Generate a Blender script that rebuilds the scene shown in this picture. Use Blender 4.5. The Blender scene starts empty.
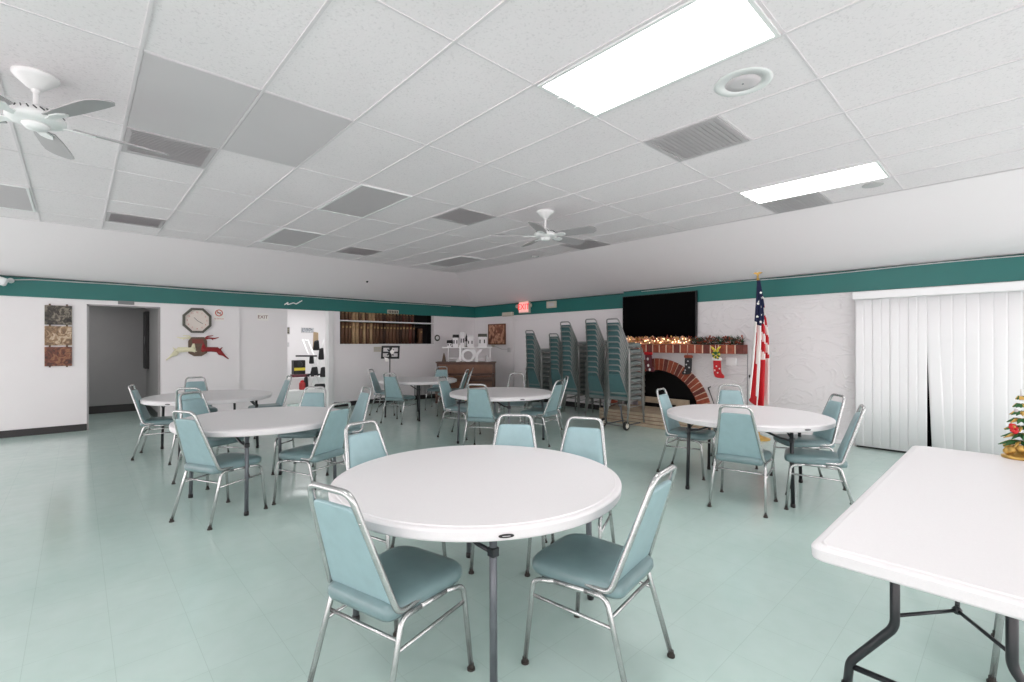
import bpy, bmesh, math, random
from mathutils import Vector, Matrix
PI = math.pi
random.seed(7)
scene = bpy.context.scene
COL = scene.collection

# ---------------------------------------------------------------- materials
MATS = {}
def srgb(r, g, b):
    def f(v):
        v /= 255.0
        return v / 12.92 if v <= 0.04045 else ((v + 0.055) / 1.055) ** 2.4
    return (f(r), f(g), f(b), 1.0)

def mat(name, col, rough=0.5, metal=0.0, spec=0.5, emit=None, strength=0.0, noise=None, bump=None, coat=0.0):
    """noise=(scale, amount) mottles the base colour, bump=(scale, strength, distance)."""
    m = bpy.data.materials.new(name)
    m.use_nodes = True
    nt = m.node_tree
    b = nt.nodes['Principled BSDF']
    b.inputs['Base Color'].default_value = col
    b.inputs['Roughness'].default_value = rough
    b.inputs['Metallic'].default_value = metal
    b.inputs['Specular IOR Level'].default_value = spec
    b.inputs['Coat Weight'].default_value = coat
    if emit:
        b.inputs['Emission Color'].default_value = emit
        b.inputs['Emission Strength'].default_value = strength
    tc = nt.nodes.new('ShaderNodeTexCoord')
    if noise:
        n = nt.nodes.new('ShaderNodeTexNoise')
        n.inputs['Scale'].default_value = noise[0]
        n.inputs['Detail'].default_value = 6
        r = nt.nodes.new('ShaderNodeValToRGB')
        a = noise[1]
        r.color_ramp.elements[0].position = 0.3
        r.color_ramp.elements[1].position = 0.7
        r.color_ramp.elements[0].color = (col[0]*(1-a), col[1]*(1-a), col[2]*(1-a), 1)
        r.color_ramp.elements[1].color = (min(1, col[0]*(1+a)), min(1, col[1]*(1+a)), min(1, col[2]*(1+a)), 1)
        nt.links.new(tc.outputs['Object'], n.inputs['Vector'])
        nt.links.new(n.outputs['Fac'], r.inputs['Fac'])
        nt.links.new(r.outputs['Color'], b.inputs['Base Color'])
    if bump:
        n = nt.nodes.new('ShaderNodeTexNoise')
        n.inputs['Scale'].default_value = bump[0]
        n.inputs['Detail'].default_value = 5
        bp = nt.nodes.new('ShaderNodeBump')
        bp.inputs['Strength'].default_value = bump[1]
        bp.inputs['Distance'].default_value = bump[2]
        nt.links.new(tc.outputs['Object'], n.inputs['Vector'])
        nt.links.new(n.outputs['Fac'], bp.inputs['Height'])
        nt.links.new(bp.outputs['Normal'], b.inputs['Normal'])
    MATS[name] = m
    return m

def nodes_of(m):
    nt = m.node_tree
    return nt, nt.nodes['Principled BSDF'], next(n for n in nt.nodes if n.type == 'TEX_COORD')

M_wall = mat('white_wall_paint', srgb(232, 229, 230), 0.6, noise=(1.3, 0.012), bump=(28, 0.12, 0.01))
M_slope = mat('white_slope_plaster', srgb(248, 240, 243), 0.75, bump=(14, 0.15, 0.012))
M_band = mat('teal_band_paint', srgb(23, 104, 99), 0.45, noise=(2.0, 0.05))
M_bandtop = mat('teal_band_edge', srgb(20, 70, 66), 0.5)
M_white = mat('white_enamel', srgb(235, 235, 235), 0.35)
M_whitetrim = mat('white_trim_paint', srgb(232, 232, 232), 0.45)
M_black = mat('black_plastic', srgb(22, 22, 23), 0.45)
M_blackmetal = mat('black_powder_coat', srgb(34, 37, 40), 0.35)
M_gun = mat('grey_powder_coat', srgb(96, 101, 106), 0.35, metal=0.3)
M_tabletop = mat('white_table_plastic', srgb(220, 218, 219), 0.38, noise=(160, 0.015), bump=(220, 0.06, 0.002))
M_chrome = mat('worn_chrome', srgb(186, 188, 187), 0.26, metal=0.85, noise=(9, 0.12))
M_glide = mat('brown_glide_rubber', srgb(48, 44, 40), 0.6)
M_seat = mat('grey_teal_seat_vinyl', srgb(112, 136, 138), 0.3, noise=(14, 0.06), bump=(260, 0.05, 0.002))
M_vinyl = mat('teal_vinyl', srgb(142, 170, 174), 0.36, noise=(14, 0.05), bump=(260, 0.05, 0.002))
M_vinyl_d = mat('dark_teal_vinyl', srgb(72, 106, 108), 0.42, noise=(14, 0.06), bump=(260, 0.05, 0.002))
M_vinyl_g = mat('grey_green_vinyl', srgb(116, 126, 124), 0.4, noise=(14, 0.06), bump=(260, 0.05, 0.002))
M_base = mat('black_cove_base', srgb(20, 19, 19), 0.4)
M_screen = mat('black_screen', srgb(4, 4, 5), 0.6, spec=0.04)
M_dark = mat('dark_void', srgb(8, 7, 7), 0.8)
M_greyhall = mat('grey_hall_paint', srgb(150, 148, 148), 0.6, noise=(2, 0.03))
M_wood = mat('dark_walnut', srgb(78, 48, 30), 0.4, noise=(7, 0.25))
M_woodlight = mat('walnut_trim', srgb(110, 70, 44), 0.4, noise=(9, 0.2))
M_tanwood = mat('weathered_tan_board', srgb(176, 160, 138), 0.7, noise=(8, 0.14))
M_beige = mat('beige_plastic', srgb(196, 190, 176), 0.5)
M_greytile = mat('grey_smooth_ceiling_panel', srgb(212, 205, 208), 0.6, noise=(1.5, 0.02))
M_vent = mat('grey_vent_metal', srgb(196, 189, 192), 0.5)
M_diff_off = mat('unlit_diffuser', srgb(200, 193, 196), 0.5, bump=(120, 0.3, 0.004))
M_diff_on = mat('lit_diffuser', srgb(255, 255, 255), 0.5, emit=(1, 0.95, 0.96, 1), strength=9.0)
M_tbar = mat('white_grid_metal', srgb(226, 219, 222), 0.5)
M_brick = None
M_red = mat('red_fabric', srgb(190, 22, 30), 0.6, noise=(12, 0.15))
M_whitefab = mat('white_fabric', srgb(238, 236, 232), 0.7)
M_navy = mat('navy_fabric', srgb(28, 36, 74), 0.7)
M_redflag = mat('flag_red', srgb(200, 34, 44), 0.6)
M_gold = mat('gold_foil', srgb(196, 158, 84), 0.35, metal=0.5, noise=(20, 0.2))
M_green = mat('holly_green', srgb(40, 92, 44), 0.55, noise=(20, 0.3))
M_yellow = mat('yellow_ribbon', srgb(222, 204, 70), 0.5)
M_pine = mat('dark_pine', srgb(44, 58, 48), 0.7, noise=(30, 0.3))
M_frost = mat('frosted_tips', srgb(186, 180, 180), 0.6)
M_peach = mat('peach_ribbon', srgb(226, 176, 142), 0.5, noise=(18, 0.2))
M_bulb = mat('warm_bulb', srgb(255, 226, 180), 0.4, emit=(1.0, 0.72, 0.42, 1), strength=3.0)
M_redbrown = mat('red_brown_ribbon', srgb(150, 70, 48), 0.6, noise=(18, 0.2))
M_exitface = mat('exit_sign_face', srgb(240, 200, 196), 0.4, emit=srgb(255, 170, 160), strength=0.45)
M_exitred = mat('exit_letter_red', srgb(230, 50, 50), 0.4, emit=srgb(255, 60, 60), strength=0.8)
M_signred = mat('sign_red', srgb(190, 70, 50), 0.5)
M_signbrown = mat('sign_brown', srgb(120, 50, 40), 0.5)
M_clockrim = mat('olive_clock_rim', srgb(76, 76, 66), 0.4)
M_clockface = mat('cream_clock_face', srgb(224, 214, 206), 0.5)
M_deerw = mat('pale_cream_deer', srgb(226, 222, 192), 0.5)
M_deerr = mat('dark_red_deer', srgb(140, 24, 28), 0.5)
M_plaque = mat('brown_plaque', srgb(92, 72, 56), 0.5, noise=(20, 0.2))
M_maroon = mat('maroon_case', srgb(96, 40, 48), 0.5)
M_lantern = mat('red_jar', srgb(176, 52, 52), 0.35)
M_tan = mat('tan_cloth', srgb(198, 172, 140), 0.7)
M_darkcloth = mat('charcoal_cloth', srgb(40, 40, 42), 0.8)
M_paper = mat('white_paper', srgb(236, 234, 230), 0.7)
M_wheel = mat('wheel_hub_cream', srgb(226, 222, 208), 0.5)
M_grey = mat('mid_grey_plastic', srgb(120, 122, 124), 0.5)
M_lightgrey = mat('light_grey_plastic', srgb(198, 196, 197), 0.5)
M_fanblade = mat('grey_white_fan_blade', srgb(172, 168, 170), 0.5)
M_blind = mat('white_blind_vinyl', srgb(234, 234, 235), 0.5)
M_camera = mat('white_camera_plastic', srgb(222, 226, 226), 0.4)

# floor: vinyl composition tile, one-foot grid, faint seams, marbled, waxed
def make_floor_mat():
    m = mat('teal_vinyl_floor', srgb(170, 200, 190), 0.22, spec=0.5)
    nt, b, tc = nodes_of(m)
    L = nt.links
    n1 = nt.nodes.new('ShaderNodeTexNoise'); n1.inputs['Scale'].default_value = 1.1; n1.inputs['Detail'].default_value = 3
    n2 = nt.nodes.new('ShaderNodeTexNoise'); n2.inputs['Scale'].default_value = 9; n2.inputs['Detail'].default_value = 8
    n2.inputs['Distortion'].default_value = 0.2
    r1 = nt.nodes.new('ShaderNodeValToRGB')
    r1.color_ramp.elements[0].position = 0.3; r1.color_ramp.elements[0].color = srgb(184, 207, 200)
    r1.color_ramp.elements[1].position = 0.7; r1.color_ramp.elements[1].color = srgb(192, 212, 206)
    r2 = nt.nodes.new('ShaderNodeValToRGB')
    r2.color_ramp.elements[0].position = 0.35; r2.color_ramp.elements[0].color = (0.965, 0.972, 0.968, 1)
    r2.color_ramp.elements[1].position = 0.7; r2.color_ramp.elements[1].color = (1.01, 1.005, 1.01, 1)
    mul = nt.nodes.new('ShaderNodeMix'); mul.data_type = 'RGBA'; mul.blend_type = 'MULTIPLY'; mul.inputs['Factor'].default_value = 1
    L.new(tc.outputs['Object'], n1.inputs['Vector']); L.new(tc.outputs['Object'], n2.inputs['Vector'])
    L.new(n1.outputs['Fac'], r1.inputs['Fac']); L.new(n2.outputs['Fac'], r2.inputs['Fac'])
    L.new(r1.outputs['Color'], mul.inputs['A']); L.new(r2.outputs['Color'], mul.inputs['B'])
    # seams
    mp = nt.nodes.new('ShaderNodeMapping')
    mp.inputs['Location'].default_value = (0.18 + 0.3048*20, 0.0, 0)
    br = nt.nodes.new('ShaderNodeTexBrick')
    br.offset = 0.0; br.squash = 1.0
    br.inputs['Color1'].default_value = (1, 1, 1, 1); br.inputs['Color2'].default_value = (0.985, 0.988, 0.985, 1)
    br.inputs['Mortar'].default_value = (0.80, 0.82, 0.81, 1)
    br.inputs['Scale'].default_value = 1.0
    br.inputs['Brick Width'].default_value = 0.3048; br.inputs['Row Height'].default_value = 0.3048
    br.inputs['Mortar Size'].default_value = 0.0012; br.inputs['Mortar Smooth'].default_value = 0.4
    br.inputs['Bias'].default_value = 0.0
    mul2 = nt.nodes.new('ShaderNodeMix'); mul2.data_type = 'RGBA'; mul2.blend_type = 'MULTIPLY'; mul2.inputs['Factor'].default_value = 1
    L.new(tc.outputs['Object'], mp.inputs['Vector']); L.new(mp.outputs['Vector'], br.inputs['Vector'])
    L.new(mul.outputs['Result'], mul2.inputs['A']); L.new(br.outputs['Color'], mul2.inputs['B'])
    L.new(mul2.outputs['Result'], b.inputs['Base Color'])
    rr = nt.nodes.new('ShaderNodeMapRange')
    rr.inputs['To Min'].default_value = 0.12; rr.inputs['To Max'].default_value = 0.2
    L.new(n2.outputs['Fac'], rr.inputs['Value']); L.new(rr.outputs['Result'], b.inputs['Roughness'])
    bp = nt.nodes.new('ShaderNodeBump'); bp.inputs['Strength'].default_value = 0.05; bp.inputs['Distance'].default_value = 0.02
    L.new(n1.outputs['Fac'], bp.inputs['Height']); L.new(bp.outputs['Normal'], b.inputs['Normal'])
    return m
M_floor = make_floor_mat()

def make_ceiling_mat():
    m = mat('fissured_ceiling_tile', srgb(243, 235, 238), 0.8, bump=(36, 0.16, 0.010))
    nt, b, tc = nodes_of(m)
    L = nt.links
    v = nt.nodes.new('ShaderNodeTexNoise'); v.inputs['Scale'].default_value = 75; v.inputs['Detail'].default_value = 3
    r = nt.nodes.new('ShaderNodeValToRGB')
    r.color_ramp.elements[0].position = 0.30; r.color_ramp.elements[0].color = srgb(229, 221, 224)
    r.color_ramp.elements[1].position = 0.44; r.color_ramp.elements[1].color = srgb(244, 236, 239)
    n2 = nt.nodes.new('ShaderNodeTexNoise'); n2.inputs['Scale'].default_value = 0.9; n2.inputs['Detail'].default_value = 2
    r2 = nt.nodes.new('ShaderNodeValToRGB')
    r2.color_ramp.elements[0].position = 0.35; r2.color_ramp.elements[0].color = (0.96, 0.96, 0.96, 1)
    r2.color_ramp.elements[1].position = 0.65; r2.color_ramp.elements[1].color = (1, 1, 1, 1)
    mul = nt.nodes.new('ShaderNodeMix'); mul.data_type = 'RGBA'; mul.blend_type = 'MULTIPLY'; mul.inputs['Factor'].default_value = 1
    L.new(tc.outputs['Object'], v.inputs['Vector']); L.new(v.outputs['Fac'], r.inputs['Fac'])
    L.new(tc.outputs['Object'], n2.inputs['Vector']); L.new(n2.outputs['Fac'], r2.inputs['Fac'])
    L.new(r.outputs['Color'], mul.inputs['A']); L.new(r2.outputs['Color'], mul.inputs['B'])
    L.new(mul.outputs['Result'], b.inputs['Base Color'])
    return m
M_ceil = make_ceiling_mat()

def make_plaster_mat():
    """white plaster with trowelled wrinkles (wall beside the fireplace)"""
    m = mat('wrinkled_white_plaster', srgb(222, 219, 220), 0.65)
    nt, b, tc = nodes_of(m)
    L = nt.links
    mp = nt.nodes.new('ShaderNodeMapping'); mp.inputs['Scale'].default_value = (1, 0.9, 1.9); mp.inputs['Rotation'].default_value = (0.5, 0, 0)
    n = nt.nodes.new('ShaderNodeTexNoise'); n.inputs['Scale'].default_value = 1.5; n.inputs['Detail'].default_value = 2; n.inputs['Distortion'].default_value = 2.5
    r = nt.nodes.new('ShaderNodeValToRGB')
    r.color_ramp.interpolation = 'EASE'
    e = r.color_ramp.elements
    e[0].position = 0.44; e[0].color = (0, 0, 0, 1)
    e[1].position = 0.56; e[1].color = (0, 0, 0, 1)
    k = e.new(0.5); k.color = (1, 1, 1, 1)
    n3 = nt.nodes.new('ShaderNodeTexNoise'); n3.inputs['Scale'].default_value = 26
    add = nt.nodes.new('ShaderNodeMath'); add.operation = 'MULTIPLY_ADD'; add.inputs[1].default_value = 0.12
    bp = nt.nodes.new('ShaderNodeBump'); bp.inputs['Strength'].default_value = 0.3; bp.inputs['Distance'].default_value = 0.03
    L.new(tc.outputs['Object'], mp.inputs['Vector']); L.new(mp.outputs['Vector'], n.inputs['Vector'])
    L.new(n.outputs['Fac'], r.inputs['Fac']); L.new(tc.outputs['Object'], n3.inputs['Vector'])
    L.new(n3.outputs['Fac'], add.inputs[0]); L.new(r.outputs['Color'], add.inputs[2])
    L.new(add.outputs['Value'], bp.inputs['Height']); L.new(bp.outputs['Normal'], b.inputs['Normal'])
    return m
M_plaster = make_plaster_mat()

M_mortar = mat('pale_mortar', srgb(226, 200, 176), 0.8, noise=(30, 0.05))
M_brick = mat('red_brick', srgb(150, 74, 52), 0.75, noise=(16, 0.22), bump=(60, 0.2, 0.006))
M_brick_d = mat('dark_red_brick', srgb(112, 56, 48), 0.75, noise=(16, 0.22), bump=(60, 0.2, 0.006))

def mosaic(name, stops, scale):
    m = mat(name, (0.5, 0.5, 0.5, 1), 0.45)
    nt, b, tc = nodes_of(m)
    n = nt.nodes.new('ShaderNodeTexNoise'); n.inputs['Scale'].default_value = scale; n.inputs['Detail'].default_value = 4; n.inputs['Distortion'].default_value = 1.5
    r = nt.nodes.new('ShaderNodeValToRGB')
    e = r.color_ramp.elements
    e[0].position = stops[0][0]; e[0].color = stops[0][1]
    e[1].position = stops[-1][0]; e[1].color = stops[-1][1]
    for p, c in stops[1:-1]:
        k = e.new(p); k.color = c
    nt.links.new(tc.outputs['Object'], n.inputs['Vector']); nt.links.new(n.outputs['Fac'], r.inputs['Fac'])
    nt.links.new(r.outputs['Color'], b.inputs['Base Color'])
    return m
M_art1 = mosaic('dark_mosaic', [(0.35, srgb(24, 22, 20)), (0.48, srgb(70, 64, 54)), (0.58, srgb(140, 132, 118)), (0.68, srgb(40, 36, 32))], 11)
M_art2 = mosaic('tan_mosaic', [(0.35, srgb(96, 74, 54)), (0.48, srgb(146, 116, 86)), (0.58, srgb(206, 186, 160)), (0.68, srgb(120, 90, 64))], 9)
M_art3 = mosaic('rust_mosaic', [(0.35, srgb(60, 30, 22)), (0.48, srgb(112, 58, 38)), (0.58, srgb(150, 104, 70)), (0.68, srgb(84, 40, 30))], 10)
M_pic = mosaic('bronze_picture', [(0.32, srgb(84, 46, 34)), (0.46, srgb(150, 96, 72)), (0.56, srgb(214, 164, 134)), (0.7, srgb(120, 66, 50))], 4)
M_pic2 = mosaic('grey_landscape', [(0.35, srgb(60, 62, 66)), (0.5, srgb(150, 154, 160)), (0.65, srgb(226, 228, 230))], 9)

# ---------------------------------------------------------------- mesh builder
def fillet(pts, radii, seg=5, closed=False):
    pts = [Vector(p) for p in pts]
    n = len(pts)
    out = []
    for i, p in enumerate(pts):
        r = radii[i] if isinstance(radii, (list, tuple)) else radii
        if (not closed and i in (0, n - 1)) or r <= 0:
            out.append(p); continue
        a, b = pts[i - 1], pts[(i + 1) % n]
        u, v = (a - p), (b - p)
        lu, lv = u.length, v.length
        u.normalize(); v.normalize()
        ang = u.angle(v)
        if ang > PI - 0.01:
            out.append(p); continue
        t = min(r / math.tan(ang / 2), lu * 0.49, lv * 0.49)
        s, e = p + u * t, p + v * t
        for k in range(seg + 1):
            f = k / seg
            out.append(s * (1 - f) ** 2 + p * (2 * f * (1 - f)) + e * f * f)
    return out

class MB:
    def __init__(self):
        self.bm = bmesh.new()
        self.mats = []
        self.cur = 0
        self.smooth = False
    def use(self, m, smooth=False):
        if m not in self.mats:
            self.mats.append(m)
        self.cur = self.mats.index(m)
        self.smooth = smooth
        return self
    def face(self, vs, smooth=None):
        try:
            f = self.bm.faces.new(vs)
        except ValueError:
            return None
        f.material_index = self.cur
        f.smooth = self.smooth if smooth is None else smooth
        return f
    def box(self, x0, y0, z0, x1, y1, z1, rot=None, bevel=0.0):
        c = Vector(((x0 + x1) / 2, (y0 + y1) / 2, (z0 + z1) / 2))
        hx, hy, hz = abs(x1 - x0) / 2, abs(y1 - y0) / 2, abs(z1 - z0) / 2
        def tr(v):
            v = Vector(v)
            if rot is not None:
                v = rot @ v
            return c + v
        if bevel <= 0:
            vs = [self.bm.verts.new(tr((sx * hx, sy * hy, sz * hz))) for sz in (-1, 1) for sy in (-1, 1) for sx in (-1, 1)]
            for q in ((0, 2, 3, 1), (4, 5, 7, 6), (0, 1, 5, 4), (2, 6, 7, 3), (0, 4, 6, 2), (1, 3, 7, 5)):
                self.face([vs[i] for i in q], False)
        else:
            b = min(bevel, hx * 0.9, hy * 0.9, hz * 0.9)
            rings = []
            for z, i in ((-hz, b), (-hz + b, 0), (hz - b, 0), (hz, b)):
                rings.append([tr((x, y, z)) for x, y in
                              ((-hx + i + b, -hy + i), (hx - i - b, -hy + i), (hx - i, -hy + i + b), (hx - i, hy - i - b),
                               (hx - i - b, hy - i), (-hx + i + b, hy - i), (-hx + i, hy - i - b), (-hx + i, -hy + i + b))])
            self.loft(rings)
        return self
    def loft(self, rings, caps=True, closed=True):
        rv = [[self.bm.verts.new(p) for p in r] for r in rings]
        n = len(rv[0])
        for a, b in zip(rv, rv[1:]):
            for i in range(n if closed else n - 1):
                j = (i + 1) % n
                self.face([a[i], a[j], b[j], b[i]])
        if caps:
            self.face(list(reversed(rv[0])), False)
            self.face(rv[-1], False)
        return self
    def tube(self, pts, r, seg=8, caps=True, flat=None):
        pts = [Vector(p) for p in pts]
        rings = []
        t0 = (pts[1] - pts[0]).normalized()
        up = Vector((0, 0, 1)) if abs(t0.z) < 0.9 else Vector((1, 0, 0))
        nrm = (up - t0 * up.dot(t0)).normalized()
        for i, p in enumerate(pts):
            a = pts[max(i - 1, 0)]; b = pts[min(i + 1, len(pts) - 1)]
            t = (b - a).normalized()
            nrm = (nrm - t * nrm.dot(t))
            if nrm.length < 1e-6:
                nrm = t.orthogonal()
            nrm.normalize()
            bn = t.cross(nrm)
            rr = r[i] if isinstance(r, (list, tuple)) else r
            ra, rb = (rr, rr) if flat is None else (rr * flat[0], rr * flat[1])
            rings.append([p + nrm * (math.cos(2 * PI * k / seg) * ra) + bn * (math.sin(2 * PI * k / seg) * rb) for k in range(seg)])
        sm = self.smooth
        self.smooth = True
        self.loft(rings, caps)
        self.smooth = sm
        return self
    def lathe(self, prof, seg=48, center=(0, 0, 0), axis='Z', smooth=True, a0=0.0):
        """prof = [(radius, height)]; r=0 ends close to a point."""
        c = Vector(center)
        def P(r, h, a):
            x, y = r * math.cos(a), r * math.sin(a)
            v = {'Z': (x, y, h), 'X': (h, x, y), 'Y': (x, h, y)}[axis]
            return c + Vector(v)
        rows = []
        for r, h in prof:
            if r < 1e-6:
                rows.append([self.bm.verts.new(P(0, h, 0))])
            else:
                rows.append([self.bm.verts.new(P(r, h, a0 + 2 * PI * k / seg)) for k in range(seg)])
        sm = self.smooth
        self.smooth = smooth
        for a, b in zip(rows, rows[1:]):
            for i in range(seg):
                j = (i + 1) % seg
                if len(a) == 1 and len(b) == 1: continue
                if len(a) == 1: self.face([a[0], b[j], b[i]])
                elif len(b) == 1: self.face([a[i], a[j], b[0]])
                else: self.face([a[i], a[j], b[j], b[i]])
        self.smooth = sm
        return self
    def prism(self, poly, origin, u, v, depth):
        """poly 2-D outline in the (u, v) plane at origin, extruded by the vector depth"""
        o, u, v, d = Vector(origin), Vector(u), Vector(v), Vector(depth)
        lo = [o + u * x + v * y for x, y in poly]
        hi = [p + d for p in lo]
        return self.loft([lo, hi])
    def quad(self, a, b, c, d):
        self.face([self.bm.verts.new(Vector(p)) for p in (a, b, c, d)])
        return self
    def ball(self, c, r, seg=8, rows=5, sq=(1, 1, 1)):
        c = Vector(c)
        prof = []
        rr = []
        for i in range(rows + 1):
            a = -PI / 2 + PI * i / rows
            rr.append((max(0, math.cos(a)) * r, math.sin(a) * r))
        rr[0] = (0, -r); rr[-1] = (0, r)
        n0 = len(self.bm.verts)
        self.lathe(rr, seg)
        self.bm.verts.ensure_lookup_table()
        for vtx in self.bm.verts[n0:]:
            vtx.co = c + Vector((vtx.co.x * sq[0], vtx.co.y * sq[1], vtx.co.z * sq[2]))
        return self
    def transform(self, M):
        bmesh.ops.transform(self.bm, matrix=M, verts=self.bm.verts)
        return self
    def mesh(self, name):
        bmesh.ops.triangulate(self.bm, faces=[f for f in self.bm.faces if len(f.verts) > 4])
        bmesh.ops.recalc_face_normals(self.bm, faces=self.bm.faces)
        me = bpy.data.meshes.new(name)
        self.bm.to_mesh(me)
        self.bm.free()
        for m in self.mats:
            me.materials.append(m)
        return me

def obj(name, mb, parent=None, m=None):
    me = mb.mesh(name) if isinstance(mb, MB) else mb
    if m is not None and not me.materials:
        me.materials.append(m)
    o = bpy.data.objects.new(name, me)
    COL.objects.link(o)
    if parent is not None:
        o.parent = parent
    return o

def tag(o, label, cat, group=None):
    o['label'] = label
    o['category'] = cat
    if group:
        o['group'] = group
    return o

def thing(name, label, cat, loc=(0, 0, 0), rz=0.0, group=None):
    o = bpy.data.objects.new(name, None)
    COL.objects.link(o)
    o.location = loc
    o.rotation_euler = (0, 0, rz)
    o.empty_display_size = 0.1
    return tag(o, label, cat, group)

def struct(name, mb):
    o = obj(name, mb)
    o['kind'] = 'structure'
    return o

def kids(o):
    return KIDS.get(o.name, []) if False else [c for c in COL.objects if c.parent is o]

def copy_tree(o, parent=None):
    c = o.copy()
    COL.objects.link(c)
    if parent is not None:
        c.parent = parent
    for ch in PARTS.get(o.name, []):
        copy_tree(ch, c)
    return c
PARTS = {}
def register(root):
    for o in list(COL.objects):
        if o.parent is not None:
            PARTS.setdefault(o.parent.name, [])
            if o not in PARTS[o.parent.name]:
                PARTS[o.parent.name].append(o)

def text_mesh(body, size, depth, m, align='CENTER', bold=0.0):
    cu = bpy.data.curves.new('lettering', 'FONT')
    cu.body = body
    cu.size = size
    cu.extrude = depth / 2
    cu.offset = bold
    cu.align_x = align
    cu.align_y = 'CENTER'
    o = bpy.data.objects.new('lettering', cu)
    COL.objects.link(o)
    bpy.context.view_layer.update()
    me = bpy.data.meshes.new_from_object(o.evaluated_get(bpy.context.evaluated_depsgraph_get()))
    bpy.data.objects.remove(o)
    bpy.data.curves.remove(cu)
    me.materials.clear()
    me.materials.append(m)
    return me
# text facing -Y (on the left wall, read by someone looking along +Y) and facing -X (on the right wall)
ROT_Y = Matrix(((1, 0, 0), (0, 0, -1), (0, 1, 0))).to_4x4()
ROT_X = Matrix(((0, 0, -1), (-1, 0, 0), (0, 1, 0))).to_4x4()

# ---------------------------------------------------------------- camera
H = 1.45
YAW = 0.824
cam_d = bpy.data.cameras.new('camera')
cam = bpy.data.objects.new('camera', cam_d)
COL.objects.link(cam)
cam.location = (0, 0, H)
cam.rotation_euler = (PI / 2, 0, YAW - PI / 2)
cam_d.sensor_width = 36
cam_d.lens = 470.0 / 1024 * 36
cam_d.shift_y = -0.0 + 2.5 / 1024
cam_d.clip_start = 0.02
scene.camera = cam

# ---------------------------------------------------------------- the room
XR, XR2, YL = 8.10, 8.36, 10.60      # right wall, its recessed far stretch, left wall
JOG = 5.42
CE = 3.06                             # flat ceiling
XE, YE = 6.354, 8.756                 # where the flat ceiling ends and the slopes start
ZS = 2.50                             # slope meets wall
XB, YB = -7.0, -7.0                   # walls behind the camera
BT, BB = 2.495, 2.185                 # teal band

f = MB().use(M_floor)
f.box(XB - 0.1, YB - 0.1, -0.12, 9.0, 14.3, 0.0)
struct('floor', f)

c = MB().use(M_ceil)
c.box(XB, YB, CE, XE, YE, CE + 0.06)
struct('ceiling', c)
s = MB().use(M_slope)
def slab(a, b, c_, d, up=0.05):
    lo = [Vector(p) for p in (a, b, c_, d)]
    s.loft([lo, [p + Vector((0, 0, up)) for p in lo]])
slab((XB, YE, CE), (XE, YE, CE), (XR2, YL, ZS), (XB, YL, ZS))
slab((XE, YB, CE), (XR, YB, ZS), (XR, JOG, ZS), (XE, JOG, CE))
slab((XE, JOG, CE), (XR2, JOG, ZS), (XR2, YL, ZS), (XE, YE, CE))
struct('ceiling', s)

# left wall (holds the doorway, the opening to the kitchen and the book recess)
w = MB().use(M_wall)
D0, D1, DZ = 0.12, 1.11, 2.11
P0, P1 = 3.30, 4.16
B0, B1, BZ = 4.43, 6.98, 1.44
TH = 0.14
w.box(-1.25, YL, 0, D0, YL + TH, 2.56)
w.box(XB, YL, 0, -1.25, YL + TH, 0.06)  # out-of-view stretch: openings added to carry light to the far end
w.box(XB, YL, 2.16, -1.25, YL + TH, 2.56)
for k in range(5):
    w.box(XB + k * 1.4, YL, 0.06, XB + k * 1.4 + 0.08, YL + TH, 2.16)
w.box(D0, YL, DZ, D1, YL + TH, 2.56)
w.box(D1, YL, 0, 2.39, YL + TH, 2.56)
w.box(2.39, YL + 0.035, 0, P0, YL + TH, BB)
w.box(2.39, YL, BB, P0, YL + TH, 2.56)
w.box(P0, YL, BB, P1, YL + TH, 2.56)
w.box(P1, YL, 0, B0, YL + TH, 2.56)
w.box(B0, YL, 0, B1, YL + TH, BZ)
w.box(B0, YL, BB + 0.06, B1, YL + TH, 2.56)
w.box(B1, YL, 0, XR2 + 0.1, YL + TH, 2.56)
# recess lining
w.box(B0 - 0.03, YL + TH, BZ - 0.03, B1 + 0.03, YL + 0.36, BZ)
w.box(B0 - 0.03, YL + TH, BB + 0.06, B1 + 0.03, YL + 0.36, BB + 0.09)
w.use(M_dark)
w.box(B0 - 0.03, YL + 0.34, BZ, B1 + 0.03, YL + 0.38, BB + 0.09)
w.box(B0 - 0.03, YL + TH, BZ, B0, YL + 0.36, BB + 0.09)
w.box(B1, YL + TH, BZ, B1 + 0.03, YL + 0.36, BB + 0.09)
struct('wall_left', w)
# shelf board & sill in the recess
t = MB().use(M_whitetrim)
t.box(B0, YL - 0.01, 1.965, B1, YL + 0.34, 1.995, bevel=0.004)
struct('trim_5', t)
t = MB().use(M_whitetrim)
t.box(B0 - 0.02, YL - 0.015, BZ - 0.035, B1 + 0.02, YL + 0.05, BZ, bevel=0.004)
struct('trim_6', t)
# white post beside the opening
t = MB().use(M_whitetrim)
t.box(P1 - 0.006, YL - 0.03, 0, P1 + 0.10, YL + TH + 0.02, BB - 0.001, bevel=0.006)
t.box(P1 + 0.10, YL - 0.012, 0, P1 + 0.13, YL, BB)
struct('trim_7', t)

# right wall
w = MB().use(M_plaster)
w.box(XR, -0.95, 0, XR + 0.14, 3.05, 2.56)
w.box(XR, YB, 0, XR + 0.14, -0.95, 0.06)  # unseen stretch, opened up as an added light source for the far corner
w.box(XR, YB, 2.16, XR + 0.14, -0.95, 2.56)
for k in range(5):
    w.box(XR, YB + k * 1.45, 0.06, XR + 0.14, YB + k * 1.45 + 0.08, 2.16)
w.box(XR, JOG - 0.12, 0, XR2 + 0.12, JOG, 2.56)
FC, FZ, FR, FRI = 4.67, 0.12, 1.05, 0.83     # brick arch centre, outer and inner radius
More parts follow.
